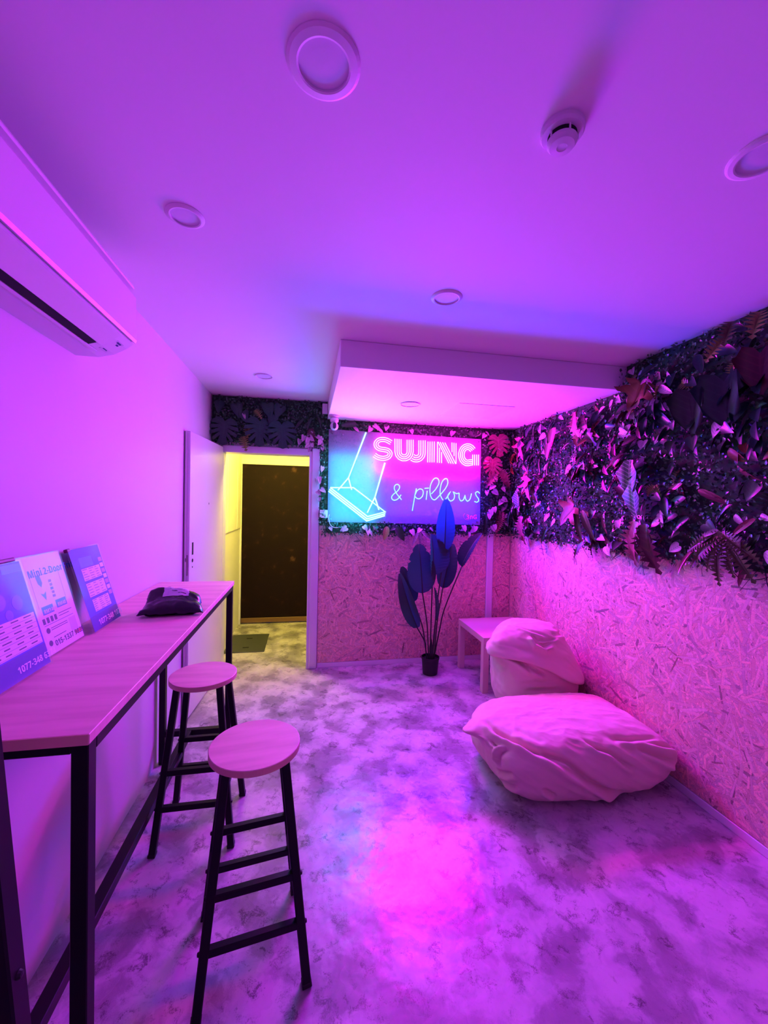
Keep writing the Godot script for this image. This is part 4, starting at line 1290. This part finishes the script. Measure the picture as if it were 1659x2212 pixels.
# blade of a bird-of-paradise leaf between base and tip
func big_leaf(base: Vector3, tip: Vector3, width: float, face: Vector3, fold: float, curl: float, notch := 0.0) -> ArrayMesh:
	var y := tip - base
	var l := y.length()
	y = y.normalized()
	var z := (face - y * face.dot(y)).normalized()
	var x := y.cross(z)
	var rows := []
	for i in 29:
		var t := i / 28.0
		var w := width * 0.5 * pow(sin(PI * pow(t, 0.8) * 0.97 + 0.03), 0.62)
		if notch > 0.0 and t > 0.55 and fposmod(t * 6.0, 1.0) < 0.22: w *= 1.0 - notch
		var row := []
		for j in 13:
			var u := -1.0 + j / 6.0
			var ripple := 0.0042 * sin(t * 95.0 + absf(u) * 5.0) * absf(u)
			row.append(base + y * (l * t) + x * (u * w) + z * (absf(u) * w * fold - curl * l * (t - 0.2) * (t - 0.2) + ripple))
		rows.append(row)
	return grid_mesh(rows)


func build_potted_plant() -> void:
	var p := thing("potted_plant", "tall artificial bird-of-paradise plant in a small black pot below the sign", "plant", Vector3(1.098, 0, -3.42))
	put("pot", lathe_mesh([Vector2(0, 0.001), Vector2(0.062, 0.001), Vector2(0.066, 0.006), Vector2(0.076, 0.135), Vector2(0.080, 0.137), Vector2(0.080, 0.152), Vector2(0.075, 0.153), Vector2(0.072, 0.13), Vector2(0, 0.13)], 36), mats.black_plastic, p)
	put("soil", lathe_mesh([Vector2(0, 0.136), Vector2(0.07, 0.131)], 24), material(Color(0.10, 0.08, 0.06), 0.95), p)
	var lm := material(Color(0.05, 0.10, 0.09), 0.5)
	lm.backlight_enabled = true
	lm.backlight = Color(0.06, 0.36, 0.36)
	var stem := material(Color(0.16, 0.20, 0.13), 0.55)
	var B := func(x: float, y: float, z: float) -> Vector3: return Vector3(x - 1.098, y, z + 3.42)
	# base, tip, width, face, fold, curl, notch
	var list := [
		[B.call(1.20, 1.10, -3.40), B.call(1.188, 1.552, -3.34), 0.165, Vector3(-.25, .1, 1), 0.25, 0.15, 0.0],
		[B.call(1.095, 0.885, -3.40), B.call(1.095, 1.245, -3.37), 0.235, Vector3(.5, .1, 1), 0.75, 0.2, 0.16],
		[B.call(0.995, 0.735, -3.36), B.call(0.955, 1.155, -3.33), 0.25, Vector3(-.1, .1, 1), 0.12, 0.25, 0.2],
		[B.call(1.20, 0.765, -3.42), B.call(1.275, 1.16, -3.40), 0.17, Vector3(-.35, .1, 1), 0.3, 0.2, 0.0],
		[B.call(1.375, 0.955, -3.42), B.call(1.515, 1.275, -3.40), 0.15, Vector3(-1, .2, .5), 0.7, 0.25, 0.2],
		[B.call(0.945, 0.64, -3.45), B.call(0.835, 0.945, -3.47), 0.14, Vector3(-.2, .2, 1), 0.3, 0.2, 0.16],
		[B.call(0.955, 0.43, -3.36), B.call(0.765, 0.865, -3.30), 0.135, Vector3(-.6, .5, 1), 0.6, 0.45, 0.0],
		[B.call(1.125, 0.48, -3.38), B.call(1.118, 0.78, -3.36), 0.06, Vector3(.8, 0, .6), 0.8, 0.1, 0.0]]
	for e in list:
		var lf := put("leaf", big_leaf(e[0], e[1], e[2], e[3], e[4], e[5], e[6]), lm, p)
		var y: Vector3 = (e[1] - e[0])
		var zz: Vector3 = (e[3] - y.normalized() * e[3].dot(y.normalized())).normalized()
		var rib := []
		for i in 9:
			var t := i / 8.0
			rib.append(e[0] + y * t + zz * (-e[5] * y.length() * (t - 0.2) * (t - 0.2) + 0.001))
		put("midrib", tube_mesh(rib, [0.005, 0.0046, 0.0042, 0.0038, 0.0034, 0.003, 0.0025, 0.002, 0.001], 6), stem, lf)
	var roots := [Vector3(0.02, 0.13, 0), Vector3(0, 0.13, -0.01), Vector3(-0.02, 0.13, 0.015), Vector3(0.03, 0.13, 0.01), Vector3(0.035, 0.13, -0.01), Vector3(-0.03, 0.13, -0.01), Vector3(-0.035, 0.13, 0.015), Vector3(0.01, 0.13, 0.03)]
	for i in list.size():
		var a: Vector3 = roots[i]
		var b: Vector3 = list[i][0]
		var z: float = list[i][5]
		b += ((list[i][3] as Vector3) - Vector3.ZERO).normalized() * 0.0 + Vector3(0, 0, -0.04 * z * 0.3)
		var mid := a.lerp(b, 0.5) + Vector3((a.x - b.x) * 0.12, 0.04, 0)
		put("stalk", tube_mesh(curve_pts([a, a.lerp(mid, 0.5) + Vector3(0, 0.02, 0), mid, b]), 0.0058, 7), stem, p)
	for k in 4:
		var an := k * 1.7
		put("sheath", big_leaf(Vector3(0.03 * cos(an), 0.13, 0.03 * sin(an)), Vector3(0.045 * cos(an), 0.30, 0.045 * sin(an)), 0.03, Vector3(cos(an), 0, sin(an)), 0.4, 0.05), stem, p)


# ==================================================================== fittings

func build_air_conditioner() -> void:
	var z1 := -0.78
	var z0 := -1.62
	var a := thing("air_conditioner", "white split air conditioner with a dark open louvre on the wall", "air conditioner", Vector3(LEFT_X, 0, 0))
	var shell := material(Color(0.88, 0.87, 0.87), 0.35)
	var xf := Transform3D(Basis(Vector3(1, 0, 0), Vector3(0, 1, 0), Vector3(0, 0, 1)), Vector3.ZERO)
	var poly := PackedVector2Array([Vector2(0, 2.008), Vector2(0.075, 2.008), Vector2(0.125, 2.022), Vector2(0.165, 2.045), Vector2(0.186, 2.062), Vector2(0.178, 2.085), Vector2(0.178, 2.25), Vector2(0.165, 2.27), Vector2(0.15, 2.276), Vector2(0.0, 2.276)])
	put("body", extrude_mesh(poly, z0, z1, xf), shell, a)
	put("front_panel", extrude_mesh(PackedVector2Array([Vector2(0.1785, 2.075), Vector2(0.194, 2.068), Vector2(0.198, 2.078), Vector2(0.194, 2.232), Vector2(0.186, 2.238), Vector2(0.178, 2.238)]), z0 - 0.001, z1, xf), shell, a)
	put("top_lip", extrude_mesh(PackedVector2Array([Vector2(0.15, 2.276), Vector2(0.165, 2.262), Vector2(0.187, 2.262), Vector2(0.189, 2.268), Vector2(0.184, 2.278), Vector2(0.15, 2.282)]), z0 - 0.001, z1, xf), shell, a)
	put("top_grille", extrude_mesh(PackedVector2Array([Vector2(0.02, 2.2765), Vector2(0.155, 2.2765), Vector2(0.150, 2.284), Vector2(0.02, 2.284)]), z0 + 0.03, z1, xf), material(Color(0.6, 0.58, 0.62), 0.5), a)
	# air outlet: a dark slot, its louvre blade and the flap below
	put("outlet_slot", extrude_mesh(PackedVector2Array([Vector2(0.098, 2.0125), Vector2(0.122, 2.0195), Vector2(0.1225, 2.0185), Vector2(0.0985, 2.0112)]), z0 + 0.12, z1, xf), mats.dark_hole, a)
	put("louvre_blade", extrude_mesh(PackedVector2Array([Vector2(0.124, 2.0205), Vector2(0.184, 2.0590), Vector2(0.1855, 2.0570), Vector2(0.126, 2.0180)]), z0 + 0.095, z1, xf), shell, a)
	put("flap_edge", extrude_mesh(PackedVector2Array([Vector2(0.089, 2.0092), Vector2(0.096, 2.0112), Vector2(0.097, 2.0082), Vector2(0.090, 2.0062)]), z0 + 0.06, z1, xf), shell, a)
	var badge := put("label_sticker", extrude_mesh(PackedVector2Array([Vector2(0.110, 2.0172), Vector2(0.168, 2.0475), Vector2(0.1685, 2.0466), Vector2(0.1105, 2.0163)]), z0 + 0.03, z0 + 0.075, xf), material(Color(0.80, 0.79, 0.82), 0.4), a)
	for k in 6:
		var x := 0.116 + k * 0.0085
		var y := 2.0172 + (x - 0.110) * 0.5224 - 0.0012
		put("printed_mark", extrude_mesh(PackedVector2Array([Vector2(x, y), Vector2(x + 0.006, y + 0.0031), Vector2(x + 0.0062, y + 0.0027), Vector2(x + 0.0002, y - 0.0004)]), z0 + 0.04, z0 + (0.066 if k in [0, 5] else 0.055), xf), material(Color(0.12, 0.10, 0.45), 0.5), badge)
	put("corner_gap", box_mesh(Vector3(0.152, 2.268, z0 - 0.0015), Vector3(0.178, 2.278, z0 + 0.004)), mats.dark_hole, a)


func downlight(label: String, at: Vector3, r: float, bezel: float) -> void:
	var d := thing("downlight", label, "light", at, 0.0, "unlit ceiling downlights")
	put("trim_ring", lathe_mesh([Vector2(r, 0), Vector2(r, -0.002), Vector2(r - 0.006, -0.005), Vector2(bezel + 0.004, -0.007), Vector2(bezel, -0.006), Vector2(bezel, 0.0)], 40), mats.white_paint, d)
	put("diffuser", lathe_mesh([Vector2(bezel, -0.0012), Vector2(bezel * 0.6, -0.002), Vector2(0, -0.0024)], 40), material(Color(0.84, 0.84, 0.86), 0.4), d)


func build_ceiling_fittings() -> void:
	downlight("large round unlit ceiling downlight in the open middle of the ceiling", Vector3(0.017, ROOM_H, -0.858), 0.076, 0.052)
	downlight("round unlit ceiling downlight beside the air conditioner", Vector3(-0.40, ROOM_H, -1.397), 0.058, 0.043)
	downlight("round unlit ceiling downlight in front of the lowered ceiling box", Vector3(0.579, ROOM_H, -1.690), 0.068, 0.052)
	downlight("round unlit ceiling downlight near the green wall beyond the smoke detector", Vector3(1.125, ROOM_H, -0.845), 0.076, 0.055)
	downlight("small round unlit ceiling downlight before the doorway", Vector3(-0.326, ROOM_H, -3.02), 0.062, 0.056)
	downlight("flat round downlight set in the lowered ceiling box", Vector3(0.741, SOFFIT_Y, -2.943), 0.075, 0.070)
	var s := thing("smoke_detector", "white domed smoke detector on the ceiling", "smoke detector", Vector3(0.583, ROOM_H, -0.885))
	put("base", lathe_mesh([Vector2(0.050, 0), Vector2(0.050, -0.010), Vector2(0.046, -0.016), Vector2(0.030, -0.018)], 36), mats.white_gloss, s)
	put("sensing_slot", lathe_mesh([Vector2(0.033, -0.017), Vector2(0.033, -0.030)], 32), mats.dark_hole, s)
	put("cap", lathe_mesh([Vector2(0.0, -0.028), Vector2(0.034, -0.028), Vector2(0.034, -0.034), Vector2(0.028, -0.042), Vector2(0.012, -0.044), Vector2(0.011, -0.0425), Vector2(0, -0.0425)], 36), mats.white_gloss, s)
	for k in 5:
		var an := TAU * k / 5.0 + 0.4
		put("rib", bar_mesh(Vector3(0.0345 * cos(an), -0.016, 0.0345 * sin(an)), Vector3(0.0345 * cos(an), -0.030, 0.0345 * sin(an)), 0.004, 0.004, 0.001), mats.white_gloss, s)


func build_small_things() -> void:
	# pan-tilt camera hanging from the lowered ceiling at the corner of the sign
	var c := thing("security_camera", "small white pan-tilt security camera under the lowered ceiling by the sign", "camera", Vector3(0.212, SOFFIT_Y, -3.50))
	put("mount", lathe_mesh([Vector2(0, 0), Vector2(0.045, 0), Vector2(0.045, -0.010), Vector2(0.034, -0.016), Vector2(0, -0.016)], 28), mats.white_gloss, c)
	put("base", lathe_mesh([Vector2(0.0, -0.016), Vector2(0.026, -0.016), Vector2(0.036, -0.030), Vector2(0.036, -0.050), Vector2(0.024, -0.064), Vector2(0, -0.066)], 28, true), mats.white_gloss, c)
	var head := put("head", lathe_mesh([Vector2(0, 0.036), Vector2(0.016, 0.033), Vector2(0.029, 0.022), Vector2(0.036, 0.006), Vector2(0.036, -0.006), Vector2(0.029, -0.022), Vector2(0.016, -0.033), Vector2(0, -0.036)], 28, true), mats.white_gloss, c, Vector3(0, -0.092, 0))
	var face := PackedVector2Array()
	for k in 24:
		var a := TAU * k / 24.0
		face.append(Vector2(0.014 * cos(a), 0.012 * signf(sin(a)) + 0.014 * sin(a)))
	put("face_plate", extrude_mesh(face, 0.024, 0.0365), material(Color(0.03, 0.03, 0.05), 0.15), head)
	var lens := put("lens", lathe_mesh([Vector2(0, 0.002), Vector2(0.007, 0.0015), Vector2(0.008, 0)], 18), material(Color(0.10, 0.12, 0.25), 0.1), head, Vector3(0, -0.008, 0.0365))
	lens.rotation.x = PI / 2
	# small white box at the ceiling corner
	tag(put("junction_box", box_mesh(Vector3(0.112, 2.295, BACK_Z), Vector3(0.158, 2.385, BACK_Z + 0.075), 0.003), mats.white_gloss), "small white box at the corner of the lowered ceiling above the camera", "box")
	# socket in the gap of the leaves beside the sign
	var s := thing("power_socket", "white three-pin power socket in the leaves beside the sign", "socket", Vector3(0.140, 1.405, BACK_Z + 0.05))
	put("plate", box_mesh(Vector3(-0.036, -0.036, -0.05), Vector3(0.036, 0.036, 0.012), 0.003), mats.white_gloss, s)
	for e in [[-0.011, -0.008, 0.006, 0.003], [0.011, -0.008, 0.006, 0.003], [0.0, 0.010, 0.003, 0.006]]:
		put("pin_hole", box_mesh(Vector3(e[0] - e[2] / 2, e[1] - e[3], 0.010), Vector3(e[0] + e[2] / 2, e[1] + e[3], 0.0125)), mats.dark_hole, s)
